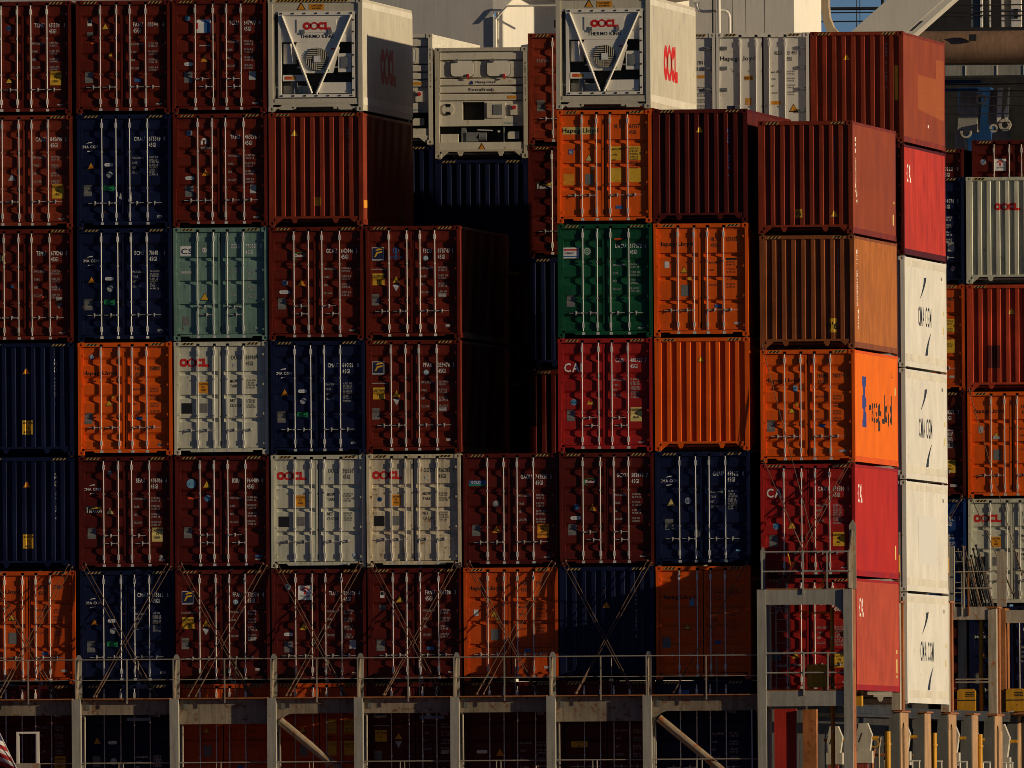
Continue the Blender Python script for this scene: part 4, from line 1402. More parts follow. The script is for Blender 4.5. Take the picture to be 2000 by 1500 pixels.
cg = lambda: [('side_lettering', [(text_polys('CMA CGM', 3.9, 1.14, 0.50, 1.02, 0, sp=0.20), 'gn')]), ('side_emblem', [(crescent(6.0, 2.40, -1.5, -0.55) + crescent(6.3, 0.36, 1.3, 0.62), 'gn')]), m_txt('CGMU', 10.6, 2.42, 0.09, 'gr', 0, 1.3), YT(11.2, 1.0, 0.2), YT(11.3, 1.5, 0.12)]
X9 = 17.581
for i, (kd, pc, lab, mk, sm, sc) in enumerate((
        ('E', 'redbrown', 'brown ribbed container with a repainted patch on its flank, high behind the outboard stack', [m_tri(0.95, 2.16, 0.17, 'y', 'y'), VT('MAGU 511783 2', 1.98, 2.52, 'dw'), m_label(2.2, 1.1, 0.09, 0.9, 'y')], [('repaint_patch', [([[(4.5, 0.95), (11.9, 0.80), (11.9, 2.38), (9.6, 2.38), (9.6, 1.86), (4.5, 1.86)]], 'patch')]), m_label(7.2, 0.52, 0.35, 0.08, 'w')], 'rustred'),
        ('B', 'maroon', 'bright red container flank with white letters, under the patched brown container', [], [('side_lettering', [(text_polys('CAI', 0.9, 1.92, 0.45, 1.25, 1), 'w')])], 'brightred'),
        ('reefer_plain', 'white', 'uppermost white refrigerated container flank with dark lettering, under the red flank', [], cg(), None),
        ('reefer_plain', 'white', 'second white refrigerated container flank with dark lettering, beside the orange flank', [], cg(), None),
        ('reefer_plain', 'white', 'white refrigerated container flank with its lettering painted over', [], [m_label(3.6, 0.75, 5.2, 1.25, 'pw', None), m_txt('CGMU', 10.6, 2.42, 0.09, 'gr', 0, 1.3)], None),
        ('reefer_plain', 'white', 'lowest white refrigerated container flank with dark lettering, beside the faded red flank', [], cg(), None))):
    INK.setdefault('patch', flat('print_repaint_patch', (0.33, 0.075, 0.017)))
    INK.setdefault('pw', flat('print_overpaint_white', (0.66, 0.66, 0.63), wear=0.08))
    container(X9, Y2, 30.32 - i * 2.927, kd, pc, lab, mk, sm, group=G2, back=True, side_col=sc)
container(15.116, Y2, 30.31, 'reefer_door', 'white', 'white refrigerated container doors numbered 935 497, beside the patched brown container',
          [hapag(0.10, 2.18, 'k', 0.11), ('container_number', [(text_polys('HLBU', 1.52, 2.32, 0.09, 0.62), 'dk'), (text_polys('935 497 2', 1.80, 2.32, 0.10, 0.66) + text_polys('45R1', 1.80, 2.16, 0.10, 0.66), 'dk')]), m_label(0.74, 1.66, 0.22, 0.12, 'o', 'REEFER', 'k'), m_label(0.76, 1.02, 0.16, 0.18, 'o', '45|R1', 'w'), m_label(1.42, 1.02, 0.26, 0.09, 'o'), m_tri(2.02, 0.82, 0.25, 'o'),
           ('weight_table', [(sum([text_polys('MAX GROSS|TARE|NET|CU.CAP'.split('|')[i], 1.44, 1.84 - i * 0.18, 0.045, 0.7) + text_polys('34.000 KG', 1.84, 1.86 - i * 0.18, 0.042, 0.75) + text_polys('74.960 LB', 1.84, 1.80 - i * 0.18, 0.042, 0.75) for i in range(4)], []), 'dk')]), m_label(0.28, 0.82, 0.20, 0.18, 'n')], group=G2)
container(12.66, Y2, 30.31, 'reefer_door', 'white', 'white refrigerated container doors mostly hidden behind the sunlit cream flank',
          [('container_number', [(text_polys('HLBU', 1.52, 2.08, 0.09, 0.62) + text_polys('917 784 1', 1.80, 2.08, 0.10, 0.66) + text_polys('45R1', 1.80, 1.92, 0.10, 0.66), 'dk')]), m_label(1.95, 1.72, 0.20, 0.08, 'o'), ('weight_table', [(sum([text_polys('34.000 KG', 1.96, 1.46 - i * 0.16, 0.042, 0.75) + text_polys('74.960 LB', 1.96, 1.40 - i * 0.16, 0.042, 0.75) for i in range(5)], []), 'dk')])], group=G2)
container(10.185, Y2, 30.35, 'B', 'redbrown', 'red brown container door glimpsed between the pale refrigerated containers', [m_txt('TRITON', 0.22, 2.14, 0.07, 'dw', 1), m_plate(0.22, 0.86)] + num('TRHU', '551947', '0', 'w'), group=G2)
container(10.165, Y2, 27.41, 'B', 'maroon', 'dark container with a yellow and white beacon sign beside the dark gap', [beacon(0.20, 1.76)] + num('BEAU', '287114', '5', 'w'), group=G2)
container(7.735, Y2, 30.0, 'reefer_xf', 'beige', 'white refrigerated container with two oval hatches above the dark gap')
container(7.72, Y2, 27.073, 'E', 'navy', 'shadowed navy ribbed container end under the container with oval hatches', [], group=G2)
for k in range(1, 4):
    container(7.72, Y2, 27.073 - 2.927 * k, 'E', ('maroon', 'navy', 'maroon')[k - 1], ('dark red', 'navy', 'maroon')[k - 1] + ' ribbed container end deep in the dark gap, ' + ('second', 'third', 'fourth')[k - 1] + ' below the oval hatches', [], group=G2)
    container(10.165, Y2, 27.41 - 2.927 * k, 'E' if k < 3 else 'B', ('navy', 'maroon', 'navy')[k - 1], ('navy', 'dark maroon', 'dark navy')[k - 1] + ' container end in the dark gap, ' + ('just', 'two', 'three')[k - 1] + (' below' if k == 1 else ' places below') + ' the beacon sign', [], group=G2)
for k in range(1, 4):
    container(5.245, Y2, 30.37 - 2.927 * k, 'E', 'navy', ('darkest navy', 'navy', 'deep navy')[k - 1] + ' shadowed container end far left in the dark gap, ' + ('second', 'third', 'fourth')[k - 1] + ' from its top', [], group=G2)  # navy picked so the paint itself supplies the deep shade
container(5.245, Y2, 30.37, 'reefer_xf', 'oldwhite', 'white refrigerated container peeking out between cream flank and oval hatches', group=G2)

# third bay, beyond the deckhouse, and one more behind it
Y3 = 50.0
G3 = 'containers of the far bay'
container(15.985, Y3, 27.25, 'B', 'navy', 'far navy container numbered 94076, strip beside the grey ribbed end', num('CMAU', '594076', '8', 'w', z=2.2, dz=1.76, step=0.2) + [m_label(1.98, 0.88, 0.18, 0.24, 'lg'), m_round(2.12, 0.42, 0.06, 'lg', 'r')], group=G3)
container(15.985, Y3, 24.33, 'A', 'dullorange', 'far orange container with yellow weight panels, strip beside the red ribbed end', num('HLXU', '270107', '2', 'dk', z=2.45, dz=1.86, boxed='y') + [m_label(2.0, 0.36, 0.14, 0.06, 'lg')], group=G3)
container(15.985, Y3, 21.42, 'B', 'maroon', 'far dark red container with caution sign, strip beside the far orange doors', num('TEMU', '601271', '1', 'w', z=2.28, dz=1.80, step=0.13) + [CA(1.86, 0.68), m_label(2.0, 0.30, 0.2, 0.07, 'lg')], group=G3)
container(15.985, Y3, 18.51, 'B', 'blue', 'far blue container strip above the rod bundle platform', num('MSKU', '771520', '1', 'w', z=2.3, dz=1.86), group=G3)
container(15.985, Y3, 15.58, 'B', 'maroon', 'far dark container strip below the far blue one, left of the far navy doors', [], group=G3)
container(18.475, Y3, 27.25, 'E', 'grey', 'far light grey ribbed container end with red lettering', [('carrier_emblem', [(oocl(0.76, 1.98, 0.20), 'r')])], group=G3)
container(18.475, Y3, 24.32, 'E', 'farred', 'far red ribbed container end with a dark patch', [m_tri(1.22, 2.10, 0.19, 'y', 'py'), ('repair_patch', [(rect(0.54, 0.62, 0.90, 1.24), 'dr')])] if INK.setdefault('dr', flat('print_dark_patch', (0.10, 0.012, 0.01))) else [], group=G3)
container(18.475, Y3, 21.41, 'A', 'orange', 'far orange container doors with a torn triangle sticker', hapag_a('184406', '3', 'HLXU', [m_label(0.30, 1.78, 0.13, 0.17, 'lg'), ('torn_sticker', [([], 'k'), ([], 'k'), ([[(0.68, 1.60), (0.90, 1.60), (0.88, 1.70), (0.82, 1.66), (0.76, 1.71), (0.70, 1.68)]], 'lg')])]), group=G3)
container(18.475, Y3, 18.50, 'A', 'grey', 'far light grey container doors behind the bundle of lashing rods', oocl_d('702219', '5'), group=G3)
container(18.475, Y3, 15.57, 'B', 'navy', 'far navy container doors under the rod bundle platform', cma_d('655120', '7'), group=G3)
container(17.36, 64.5, 28.57, 'B', 'maroon', 'far dark maroon container with a white square sign, behind the grey ribbed end', [tsign(0.62, 2.05, 0.33)] + num('TLLU', '530228', '1', 'w', x=1.5) + [m_round(0.32, 2.30, 0.08, 'lg', 'b')], group=G3)
container(14.70, 64.5, 28.345, 'B', 'maroon', 'far dark maroon container with number ending 2251 beside the square sign', num('TGCU', '302251', '9', 'w', z=2.28, dz=1.7), group=G3)
# ------------------------------------------------------------------ hull, deck, sea
def struct(name, mb, m):
    o = build(name, mb, m)
    o['kind'] = 'structure'
    return o


sea_m = bpy.data.materials.new('harbour_water')
sea_m.use_nodes = True
_b = sea_m.node_tree.nodes['Principled BSDF']
_b.inputs['Base Color'].default_value = (0.012, 0.022, 0.026, 1)
_b.inputs['Roughness'].default_value = 0.18
_n = nd(sea_m.node_tree, 'ShaderNodeTexNoise', Scale=0.35, Detail=6.0)
_tc = sea_m.node_tree.nodes.new('ShaderNodeTexCoord')
sea_m.node_tree.links.new(_tc.outputs['Object'], _n.inputs['Vector'])
_bp = nd(sea_m.node_tree, 'ShaderNodeBump', Strength=0.6, Distance=0.4)
sea_m.node_tree.links.new(_n.outputs['Fac'], _bp.inputs['Height'])
sea_m.node_tree.links.new(_bp.outputs['Normal'], _b.inputs['Normal'])
mb = MB()
mb.quad((-9000, -1500, 0), (9000, -1500, 0), (9000, 15000, 0), (-9000, 15000, 0))
struct('water', mb, sea_m)
HULL = paint('hull_paint', (0.018, 0.020, 0.028), rust=0.3)
ship = thing('ship_hull', 'dark hull and main deck of the container ship under the stacks', 'ship', (0, 0, 0))
mb = MB()
mb.prism_xz([(-16.0, -6), (17.0, -6), (20.3, 1.0), (20.3, 8.6), (-20.3, 8.6), (-20.3, 1.0)], -14, 160)
build('hull', mb, HULL, ship)
mb = MB()
mb.box(-20.2, 20.2, -13.9, 159, 8.6, 8.7)
build('deck', mb, DECKRED, ship)
mb = MB()
mb.box(-17.0, 17.45, 0.2, 12.4, 8.7, 10.40)
build('hatch_cover', mb, DECKRED, ship)
mb = MB()
mb.box(-17.0, 17.45, 14.4, 26.8, 8.7, 10.40)
build('hatch_cover', mb, DECKRED, ship)
mb = MB()
mb.box(17.36, 17.50, 0.6, 49.4, 8.7, 13.30)
build('coaming', mb, DARKSTEEL, ship)
mb = MB()
mb.box(12.0, 21.0, 49.6, 49.8, 8.7, 12.60)
build('bulkhead', mb, DARKSTEEL, ship)
mb = MB()
mb.box(17.86, 18.42, 0.3, 0.5, 8.7, 12.62)
build('coaming_end', mb, PAINT['brightred'], ship)
mb = MB()
mb.box(18.60, 18.95, 0.2, 0.6, 8.7, 12.60)
build('deck_pillar', mb, RUSTSTEEL, ship)

# ------------------------------------------------------------------ lashing bridge in front of the first bay
YF, YB = -1.6, -0.35
lb = thing('lashing_bridge', 'long rusty grey lashing bridge with handrails along the foot of the stacks', 'walkway', (0, 0, 8.7))


def bz(name, mb, m, parent=lb):
    return build(name, mb, m, parent, (0, 0, -8.7) if parent in (lb,) else (0, 0, 0))


POSTS = (-0.035, 2.487, 4.999, 7.234, 9.711, 12.186, 14.66)
deep = {0: 0.0, 1: 0.26, 5: 0.24}
for i, px_ in enumerate(POSTS):
    mb = MB()
    mb.box(px_, px_ + 0.225, YF, YF + 0.26, 8.7, 12.98)
    bz('post', mb, GREYSTEEL)
    mb = MB()
    mb.box(px_ + 0.02, px_ + 0.20, YB - 0.24, YB, 8.7, 12.98)
    bz('post', mb, GREYSTEEL)
    for z0, z1 in ((8.7, 11.30), (11.75, 12.96)):
        mb = MB()
        mb.box(px_ + 0.10, px_ + 0.12, YF + 0.261, YB - 0.241, z0, z1)
        bz('shade_plate', mb, BEAMSTEEL)  # plates added to keep sunlight off the lowest row
    mb = MB()
    mb.prism_xz([(px_ - 0.03, 12.985), (px_ + 0.13, 12.985), (px_ + 0.13, 13.98), (px_ + 0.115, 14.06), (px_ + 0.08, 14.12), (px_ + 0.02, 14.12), (px_ - 0.015, 14.06), (px_ - 0.03, 13.98)], YB - 0.06, YB - 0.03)
    bz('lashing_plate', mb, GREYSTEEL)
    mb = MB()
    mb.prism_yz([(YB - 0.80, 12.985), (YB - 0.061, 12.985), (YB - 0.061, 14.0), (YB - 0.30, 13.9)], px_ + 0.04, px_ + 0.06)
    bz('bracket', mb, BEAMSTEEL)  # deep fins added so their shadows darken the foot of the row behind
xs = [-2.6] + list(POSTS) + [17.61]
for i in range(len(xs) - 1):
    x0, x1 = xs[i] + 0.226, xs[i + 1] - 0.001
    d = deep.get(i - 1 + 0, 0.0) if i else 0.0
    d = {2: 0.25, 6: 0.25}.get(i, 0.0)
    mb = MB()
    if i in (3, 7):     # knee with a rounded corner where the diagonal brace starts
        pts = [(x0, 11.95), (x0 + 0.08, 12.0)]
        pts = [(x0, 12.12)] + [(x0 + 0.02 + 0.40 * (1 - math.cos(a)), 12.12 + 0.46 * math.sin(a)) for a in [math.pi / 2 * k / 6 for k in range(7)]] + [(x1, 12.58), (x1, 12.965), (x0, 12.965)]
        mb.prism_xz(pts, YF + 0.22, YF + 0.25)
    else:
        mb.box(x0, x1, YF + 0.22, YF + 0.25, 12.575 - d, 12.965)
    bz('beam', mb, BEAMSTEEL)
    mb = MB()
    mb.box(x0, x1, YF + 0.045, YB, 12.97, 13.0)
    bz('walkway_grating', mb, RUSTSTEEL)
    for zr, rr in ((13.99, 0.016), (13.465, 0.011)):
        mb = MB()
        mb.tube([(xs[i] + 0.11, YF + 0.08, zr), (xs[i + 1] + 0.11, YF + 0.08, zr)], rr, 6)
        bz('handrail', mb, RAILSTEEL)
    xm = (x0 + x1) / 2 + 0.05
    for xx, lo in ((xs[i + 1] + 0.10, 12.98), (xm, 12.86)):
        mb = MB()
        mb.box(xx - 0.017, xx + 0.017, YF + 0.03, YF + 0.049, lo, 13.99)
        bz('stanchion', mb, RAILSTEEL)
    mb = MB()
    mb.tube([(xm + 0.16, YB - 0.05, 13.0), (xm + 0.16, YB - 0.05, 13.95)], 0.014, 6)
    bz('stanchion', mb, RAILSTEEL)
    # lower walkway rail
    mb = MB()
    mb.tube([(x0, YF + 0.12, 11.34), (x1, YF + 0.12, 11.34)], 0.018, 6)
    bz('handrail', mb, RAILSTEEL)
    for k in (0.42, 0.47):
        mb = MB()
        mb.tube([(x0 + k * (x1 - x0), YF + 0.12, 10.3), (x0 + k * (x1 - x0), YF + 0.12, 11.34)], 0.014, 6)
        bz('stanchion', mb, RAILSTEEL)
for x0, x1 in ((5.30, 6.75), (15.05, 16.85)):
    mb = MB()
    zb = 12.40
    mb.tube([(x0, YF + 0.25, zb), (x0 + 2.1, YF + 0.25, zb - 1.75)], 0.105, 12)
    bz('brace', mb, BRACESTEEL)

for i, px_ in enumerate(POSTS):
    mb = MB()
    mb.tube([(px_ + 0.30, YF + 0.30, 8.7), (px_ + 0.30, YF + 0.30, 12.55)], 0.022, 6)
    bz('conduit', mb, RAILSTEEL)
    mb = MB()
    mb.box(px_ + 0.34, px_ + 0.44, YF + 0.20, YF + 0.219, 12.70, 12.86)
    bz('number_plate', mb, PLATESTEEL)
for x in (1.35, 8.9, 13.6):
    mb = MB()
    mb.box(x, x + 0.62, YF + 0.30, YF + 0.42, 12.42, 12.50)
    bz('strip_lamp', mb, MIDGREY)
# raised tower of the bridge in front of the outboard stack
tw = thing('lashing_tower', 'raised grey lashing tower with railed platform before the outboard stack', 'platform', (0, 0, 8.7))


def bt(name, mb, m):
    return build(name, mb, m, tw, (0, 0, -8.7))


for x0 in (17.615, 19.833):
    mb = MB()
    mb.box(x0, x0 + 0.225, YF, YF + 0.12, 8.7, 15.66)
    bt('post', mb, GREYSTEEL)
    mb = MB()
    mb.box(x0 + 0.01, x0 + 0.20, YF + 0.121, YB, 8.7, 15.655) if x0 > 19 else mb.box(x0 + 0.02, x0 + 0.2, YB - 0.2, YB, 8.7, 15.655)
    bt('post', mb, RUSTSTEEL if x0 > 19 else GREYSTEEL)
for zt in (15.655, 13.064):
    mb = MB()
    if zt > 15:
        pts = [(17.841, zt - 0.385), (19.45, zt - 0.385)] + [(19.45 + 0.38 * math.sin(a), zt - 0.385 - 0.38 * (1 - math.cos(a))) for a in [math.pi / 2 * k / 6 for k in range(1, 7)]] + [(19.832, zt - 0.77), (19.832, zt), (17.841, zt)]
        mb.prism_xz(pts, YF + 0.05, YF + 0.08)
    else:
        mb.box(17.841, 19.832, YF + 0.05, YF + 0.08, zt - 0.39, zt)
    bt('beam', mb, GREYSTEEL)
    mb = MB()
    mb.box(17.841, 19.832, YF + 0.045, YB, zt + 0.003, zt + 0.03)
    bt('walkway_grating', mb, RUSTSTEEL)
    for dz in (0.965, 0.465):
        mb = MB()
        mb.tube([(17.72, YF + 0.06, zt + dz), (20.0, YF + 0.06, zt + dz)], 0.022, 6)
        bt('handrail', mb, GREYSTEEL)
    for xx, lo in ((17.745, 0.02), (18.80, -0.12), (19.42, 0.02)):
        mb = MB()
        mb.box(xx - 0.02, xx + 0.02, YF + 0.02, YF + 0.049, zt + lo, zt + 0.965)
        bt('stanchion', mb, GREYSTEEL)
mb = MB()
mb.prism_xz([(17.60, 15.67), (17.72, 15.67), (17.72, 16.66), (17.66, 16.78), (17.60, 16.66)], YB - 0.05, YB - 0.02)
bt('lashing_plate', mb, GREYSTEEL)
mb = MB()
mb.prism_xz([(19.88, 15.67), (20.06, 15.67), (20.06, 17.3), (19.98, 17.45), (19.88, 17.3)], YB - 0.05, YB - 0.02)
bt('lashing_plate', mb, TANSTEEL)
mb = MB()
mb.prism_yz([(YF + 0.12, 15.69), (YB - 0.051, 15.69), (YB - 0.051, 17.2), (YB - 0.75, 16.7), (YF + 0.12, 16.62)], 19.94, 19.97)
bt('side_plate', mb, BEAMSTEEL)  # plate made deep so its shadow covers the neighbouring stack
mb = MB()
mb.tube([(17.90, -1.05, 8.7), (17.90, -1.05, 15.6)], 0.03, 8)
bt('pipe', mb, TANSTEEL)
mb = MB()
mb.tube([(19.46, -0.7, 8.9), (19.46, -0.7, 15.2)], 0.055, 8)
bt('pipe', mb, YELLOW)
for z in (9.6, 10.8, 12.0, 13.2, 14.4):
    mb = MB()
    mb.tube([(19.46, -0.765, z), (19.46, -0.765, z + 0.05)], 0.02, 6)
    bt('pipe_clip', mb, STEEL)

bx_ = thing('equipment_locker', 'yellow equipment locker on the lower platform of the grey tower', 'locker', (18.85, -1.15, 13.10))
mb = MB()
mb.box(0, 0.48, 0, 0.4, 0.05, 0.58)
build('body', mb, YELLOW, bx_)
mb = MB()
mb.prism_xz([(-0.02, 0.582), (0.50, 0.582), (0.46, 0.64), (0.02, 0.64)], -0.02, 0.42)
build('lid', mb, YELLOW, bx_)
for fx in (0.04, 0.38):
    mb = MB()
    mb.box(fx, fx + 0.06, 0.03, 0.37, 0, 0.05)
    build('foot', mb, YELLOW, bx_)


def chain(name, label, pts):
    mb = MB()
    for (a, b_) in zip(pts, pts[1:]):
        mb.tube([a, b_], 0.016, 6)
    tag(build(name, mb, YELLOW), label, 'strap')


def hang(x, z, y, n, dx, dz):
    return [(x + dx * math.sin(k * 0.9) + dx * k / n, y, z - dz * k / n) for k in range(n + 1)]


chain('safety_chain', 'short yellow chain hanging from the tower platform handrail', [(18.40, YF + 0.09, 16.60), (18.44, YF + 0.1, 16.45), (18.48, YF + 0.1, 16.28), (18.52, YF + 0.1, 16.24), (18.56, YF + 0.1, 16.32), (18.58, YF + 0.1, 16.42)])
chain('securing_strap', 'yellow strap slanting to the tower platform floor', [(19.42, YF + 0.3, 16.22), (19.34, YF + 0.3, 16.0), (19.28, YF + 0.3, 15.78), (19.20, YF + 0.3, 15.70), (19.30, YF + 0.3, 15.69)])
chain('hanging_strap', 'slack yellow strap stretched below the tower platform', [(18.62, -0.6, 15.12), (18.85, -0.6, 15.07), (19.05, -0.6, 15.06), (19.25, -0.6, 15.08), (19.42, -0.6, 15.05)])

# ------------------------------------------------------------------ lashing rods
ROD_G = 'lashing rods over the sixth row'
DESC = {1: 'leftmost orange doors', 2: 'navy doors', 3: 'blue square emblem', 4: 'white square sign',
        5: 'small amber triangle', 6: 'sunlit orange doors', 7: 'navy ribbed end', 8: 'shadowed orange doors'}


def lashing_rod(p, q, label, group=ROD_G):
    p, q = Vector(p), Vector(q)
    t = thing('lashing_rod', label, 'rod', q, group)
    d = (p - q)
    L_ = d.length
    u = d / L_
    k = min(0.75, L_ * 0.26)
    mb = MB()
    mb.tube([u * k, u * L_], 0.010, 6)
    for s in (0.42, 0.6, 0.78):
        mb.tube([u * (L_ * s), u * (L_ * s + 0.04)], 0.016, 6)
    build('rod', mb, RODSTEEL, t)
    mb = MB()
    mb.tube([u * 0.06, u * 0.14, u * (k - 0.12), u * k], [0.012, 0.022, 0.022, 0.012], 8)
    build('turnbuckle', mb, RODSTEEL, t)
    mb = MB()
    mb.tube([u * 0.0, u * 0.06], 0.034, 8)
    build('shackle', mb, RODSTEEL, t)
    mb = MB()
    mb.tube([u * L_, u * (L_ + 0.05)], 0.030, 8)
    build('hook', mb, RODSTEEL, t)


rr_ = random.Random(5)
for c in range(1, 9):
    x0 = CX(c)
    zt = ZT(c, 6)
    for side in (0, 1):
        for k in (0, 1):
            if c == 8 and not (side == 1 and k == 0):
                continue
            xa, xb = 0.09 + 0.09 * k, (1.92 + 0.10 * k)
            za, zb = zt + (0.07 if k == 0 else 0.13), 13.02
            j = rr_.uniform(-0.05, 0.05)
            if side:
                xa, xb = W - xa, W - xb
            lashing_rod((x0 + xa, -0.05 - 0.03 * k, za), (x0 + xb + j, YB - 0.28 - 0.06 * k, zb + 0.02),
                        ('outer' if k == 0 else 'inner') + ' rod of the pair from the upper ' + ('left' if side == 0 else 'right') + ' corner over the ' + DESC[c])
G9 = 'lashing rods of the outboard stack'
z9 = 15.70
lashing_rod((17.66, -0.06, ZT(9, 4) + 0.06), (19.30, -0.7, z9), 'long thin rod slanting across the orange outboard container', G9)
lashing_rod((17.68, -0.06, ZT(9, 5) + 0.06), (18.75, -0.75, z9 + 0.9), 'short rod from the left corner over the dark red outboard container', G9)
lashing_rod((19.92, -0.06, ZT(9, 5) + 0.06), (18.20, -0.7, z9), 'outer rod from the right corner over the dark red outboard container', G9)
lashing_rod((19.84, -0.09, ZT(9, 5) + 0.03), (18.05, -0.78, z9), 'inner rod from the right corner over the dark red outboard container', G9)
# far bay
G10 = 'lashing rods of the far bay'
lashing_rod((18.57, Y3 - 0.06, 18.55), (19.75, Y3 - 0.7, 15.9), 'far rod falling to the right over the far light grey doors', G10)
lashing_rod((18.53, Y3 - 0.06, 21.45), (20.0, Y3 - 0.7, 16.4), 'far thin rod slanting across the far orange doors', G10)
lashing_rod((18.30, Y3 - 0.06, 18.55), (16.6, Y3 - 0.7, 15.8), 'upper far rod over the far blue container strip', G10)
lashing_rod((18.28, Y3 - 0.09, 18.45), (16.8, Y3 - 0.75, 15.8), 'lower far rod over the far blue container strip', G10)

# ------------------------------------------------------------------ side pillars under the outboard stacks
PG = 'pillars along the ship side'


def pillar(y, slot, label):
    t = thing('side_pillar', label, 'pillar', (19.62, y, 8.7), PG)
    d = 2.35 if slot else 1.85
    h = 3.86
    mb = MB()
    mb.prism_xz([(-0.16, 0), (0.28, 0), (0.28, h), (0.02, h)], 0, 0.06)
    build('front_plate', mb, PLATESTEEL, t)  # darker than the legs: the front's shade is in its colour
    if slot:
        for a, b_ in ((0.061, 0.58), (1.20, d)):
            mb = MB()
            mb.box(0.06, 0.30, a, b_, 0, h - 0.42)
            build('leg', mb, PILLARLIT, t)
        mb = MB()
        pts = [(0.061, h - 0.42), (0.58, h - 0.42)] + [(0.89 - 0.31 * math.cos(a), h - 0.42 + 0.16 * math.sin(a)) for a in [math.pi * k / 6 for k in range(1, 6)]] + [(1.20, h - 0.42), (d, h - 0.42), (d, h), (0.061, h)]
        mb.prism_yz(pts, 0.06, 0.30)
        build('head', mb, PILLARLIT, t)
        mb = MB()
        mb.box(0.05, 0.08, 0.58, 1.20, 0, h - 0.25)
        build('web', mb, DARKSTEEL, t)
    else:
        mb = MB()
        mb.box(0.06, 0.30, 0.061, d, 0, h)
        build('leg', mb, PILLARLIT, t)
    mb = MB()
    mb.box(-0.06, 0.36, -0.05, d + 0.05, h + 0.003, h + 0.045)
    build('top_plate', mb, RUSTSTEEL, t)
    return t


for y, sl, lab in ((13.3, True, 'slotted tan pillar under the lowest white refrigerated flank, nearest of the row'), (20.4, False, 'plain tan pillar between the first two slotted pillars'),
                   (27.4, True, 'second slotted tan pillar, right of the white refrigerated flanks'), (34.5, False, 'plain tan pillar between the last two slotted pillars'), (41.4, True, 'slotted tan pillar nearest the picture edge'), (48.6, False, 'plain pillar cut by the right picture edge')):
    pillar(y, sl, lab)


def bridge_leg(y, z1, label):
    t = thing('bridge_upright', label, 'post', (19.70, y, 12.62), 'rusty legs above the side pillars')
    for a in (0.0, 0.95):
        mb = MB()
        mb.box(0.04, 0.26, a, a + 0.42, 0, z1 - 12.62)
        build('leg', mb, RUSTSTEEL if a else TANSTEEL, t)
    mb = MB()
    mb.box(0.06, 0.10, 0.42, 0.95, 0.0, z1 - 12.62)
    build('web', mb, RUSTSTEEL, t)
    mb = MB()
    mb.box(0.0, 0.30, -0.05, 1.45, z1 - 12.62 + 0.002, z1 - 12.57)
    build('cap', mb, RUSTSTEEL, t)


bridge_leg(12.85, 15.4, 'rusty leg rising between the faded red and white flanks')
bridge_leg(27.2, 15.5, 'rusty orange leg right of the lowest white refrigerated flank')
bridge_leg(41.6, 15.45, 'rusty orange leg left of the far navy doors')
for y, lab in ((9.2, 'yellow pipe under the faded red flank'), (22.6, 'yellow pipe behind the plain pillar below the white flank'), (36.3, 'yellow pipe left of the slotted pillar at the picture edge')):
    t = thing('deck_pipe', lab, 'pipe', (20.0 - 0.04, y, 8.7), 'yellow deck pipes')
    mb = MB()
    mb.tube([(0, 0, 0), (0, 0, 3.35)], 0.075, 12)
    build('pipe', mb, YELLOW, t)
    for z in (0.9, 2.0, 3.0):
        mb = MB()
        mb.tube([(0, 0, z), (0, 0, z + 0.05)], 0.095, 12)
        build('flange', mb, YELLOW, t)
# walkway stringer along the ship side and its rails
sw_ = thing('side_walkway', 'rusty walkway stringer and white rails running along the ship side below the flanks', 'walkway', (0, 0, 8.7))
for a, b_ in ((1.0, 13.2), (15.8, 27.3), (29.9, 41.3), (43.9, 60)):
    mb = MB()
    mb.box(18.8, 19.72, a, b_, 3.72, 3.80)
    build('stringer', mb, DARKSTEEL, sw_)
    mb = MB()
    mb.box(19.58, 19.74, a, b_, 3.802, 3.98)
    build('kerb', mb, DARKSTEEL, sw_)
for y in (16.5, 23.0, 30.5, 37.5, 44.5):
    for z in (2.60, 2.25):
        mb = MB()
        mb.tube([(19.2, y, z), (20.15, y, z)], 0.022, 6)
        build('rail', mb, SHIPWHITE, sw_)
    for k in range(6):
        mb = MB()
        mb.tube([(19.22 + k * 0.18, y, 1.2), (19.22 + k * 0.18, y, 2.60)], 0.02, 6)
        build('baluster', mb, SHIPWHITE, sw_)


def winch(x, y, z, s, label):
    t = thing('mooring_winch', label, 'winch', (x, y, z), 'white deck machinery below the flanks')
    mb = MB()
    mb.prism_xz([(0, 0), (0.42 * s, 0), (0.50 * s, 0.55 * s), (0.34 * s, 0.95 * s), (0.05 * s, 0.95 * s), (-0.06 * s, 0.5 * s)], 0, 0.5 * s)
    build('housing', mb, WINCHWHITE, t)
    mb = MB()
    mb.tube([(0.05 * s, -0.05, 0.30 * s), (0.16 * s, -0.05, 0.62 * s)], 0.03 * s, 8)
    build('lever', mb, DARKSTEEL, t)
    mb = MB()
    mb.box(-0.02 * s, 0.34 * s, -0.02, 0.4 * s, -1.0 * s, -0.421 * s)
    build('pedestal', mb, DECKRED, t)
    mb = MB()
    mb.box(-0.08 * s, 0.5 * s, -0.04, 0.55 * s, -0.42 * s, -0.001)
    build('base', mb, WINCHWHITE, t)
    mb = MB()
    mb.tube([(-0.2 * s, 0.3 * s, 0.45 * s), (0.7 * s, 0.3 * s, 0.45 * s)], 0.05 * s, 8)
    build('shaft', mb, YELLOW, t)


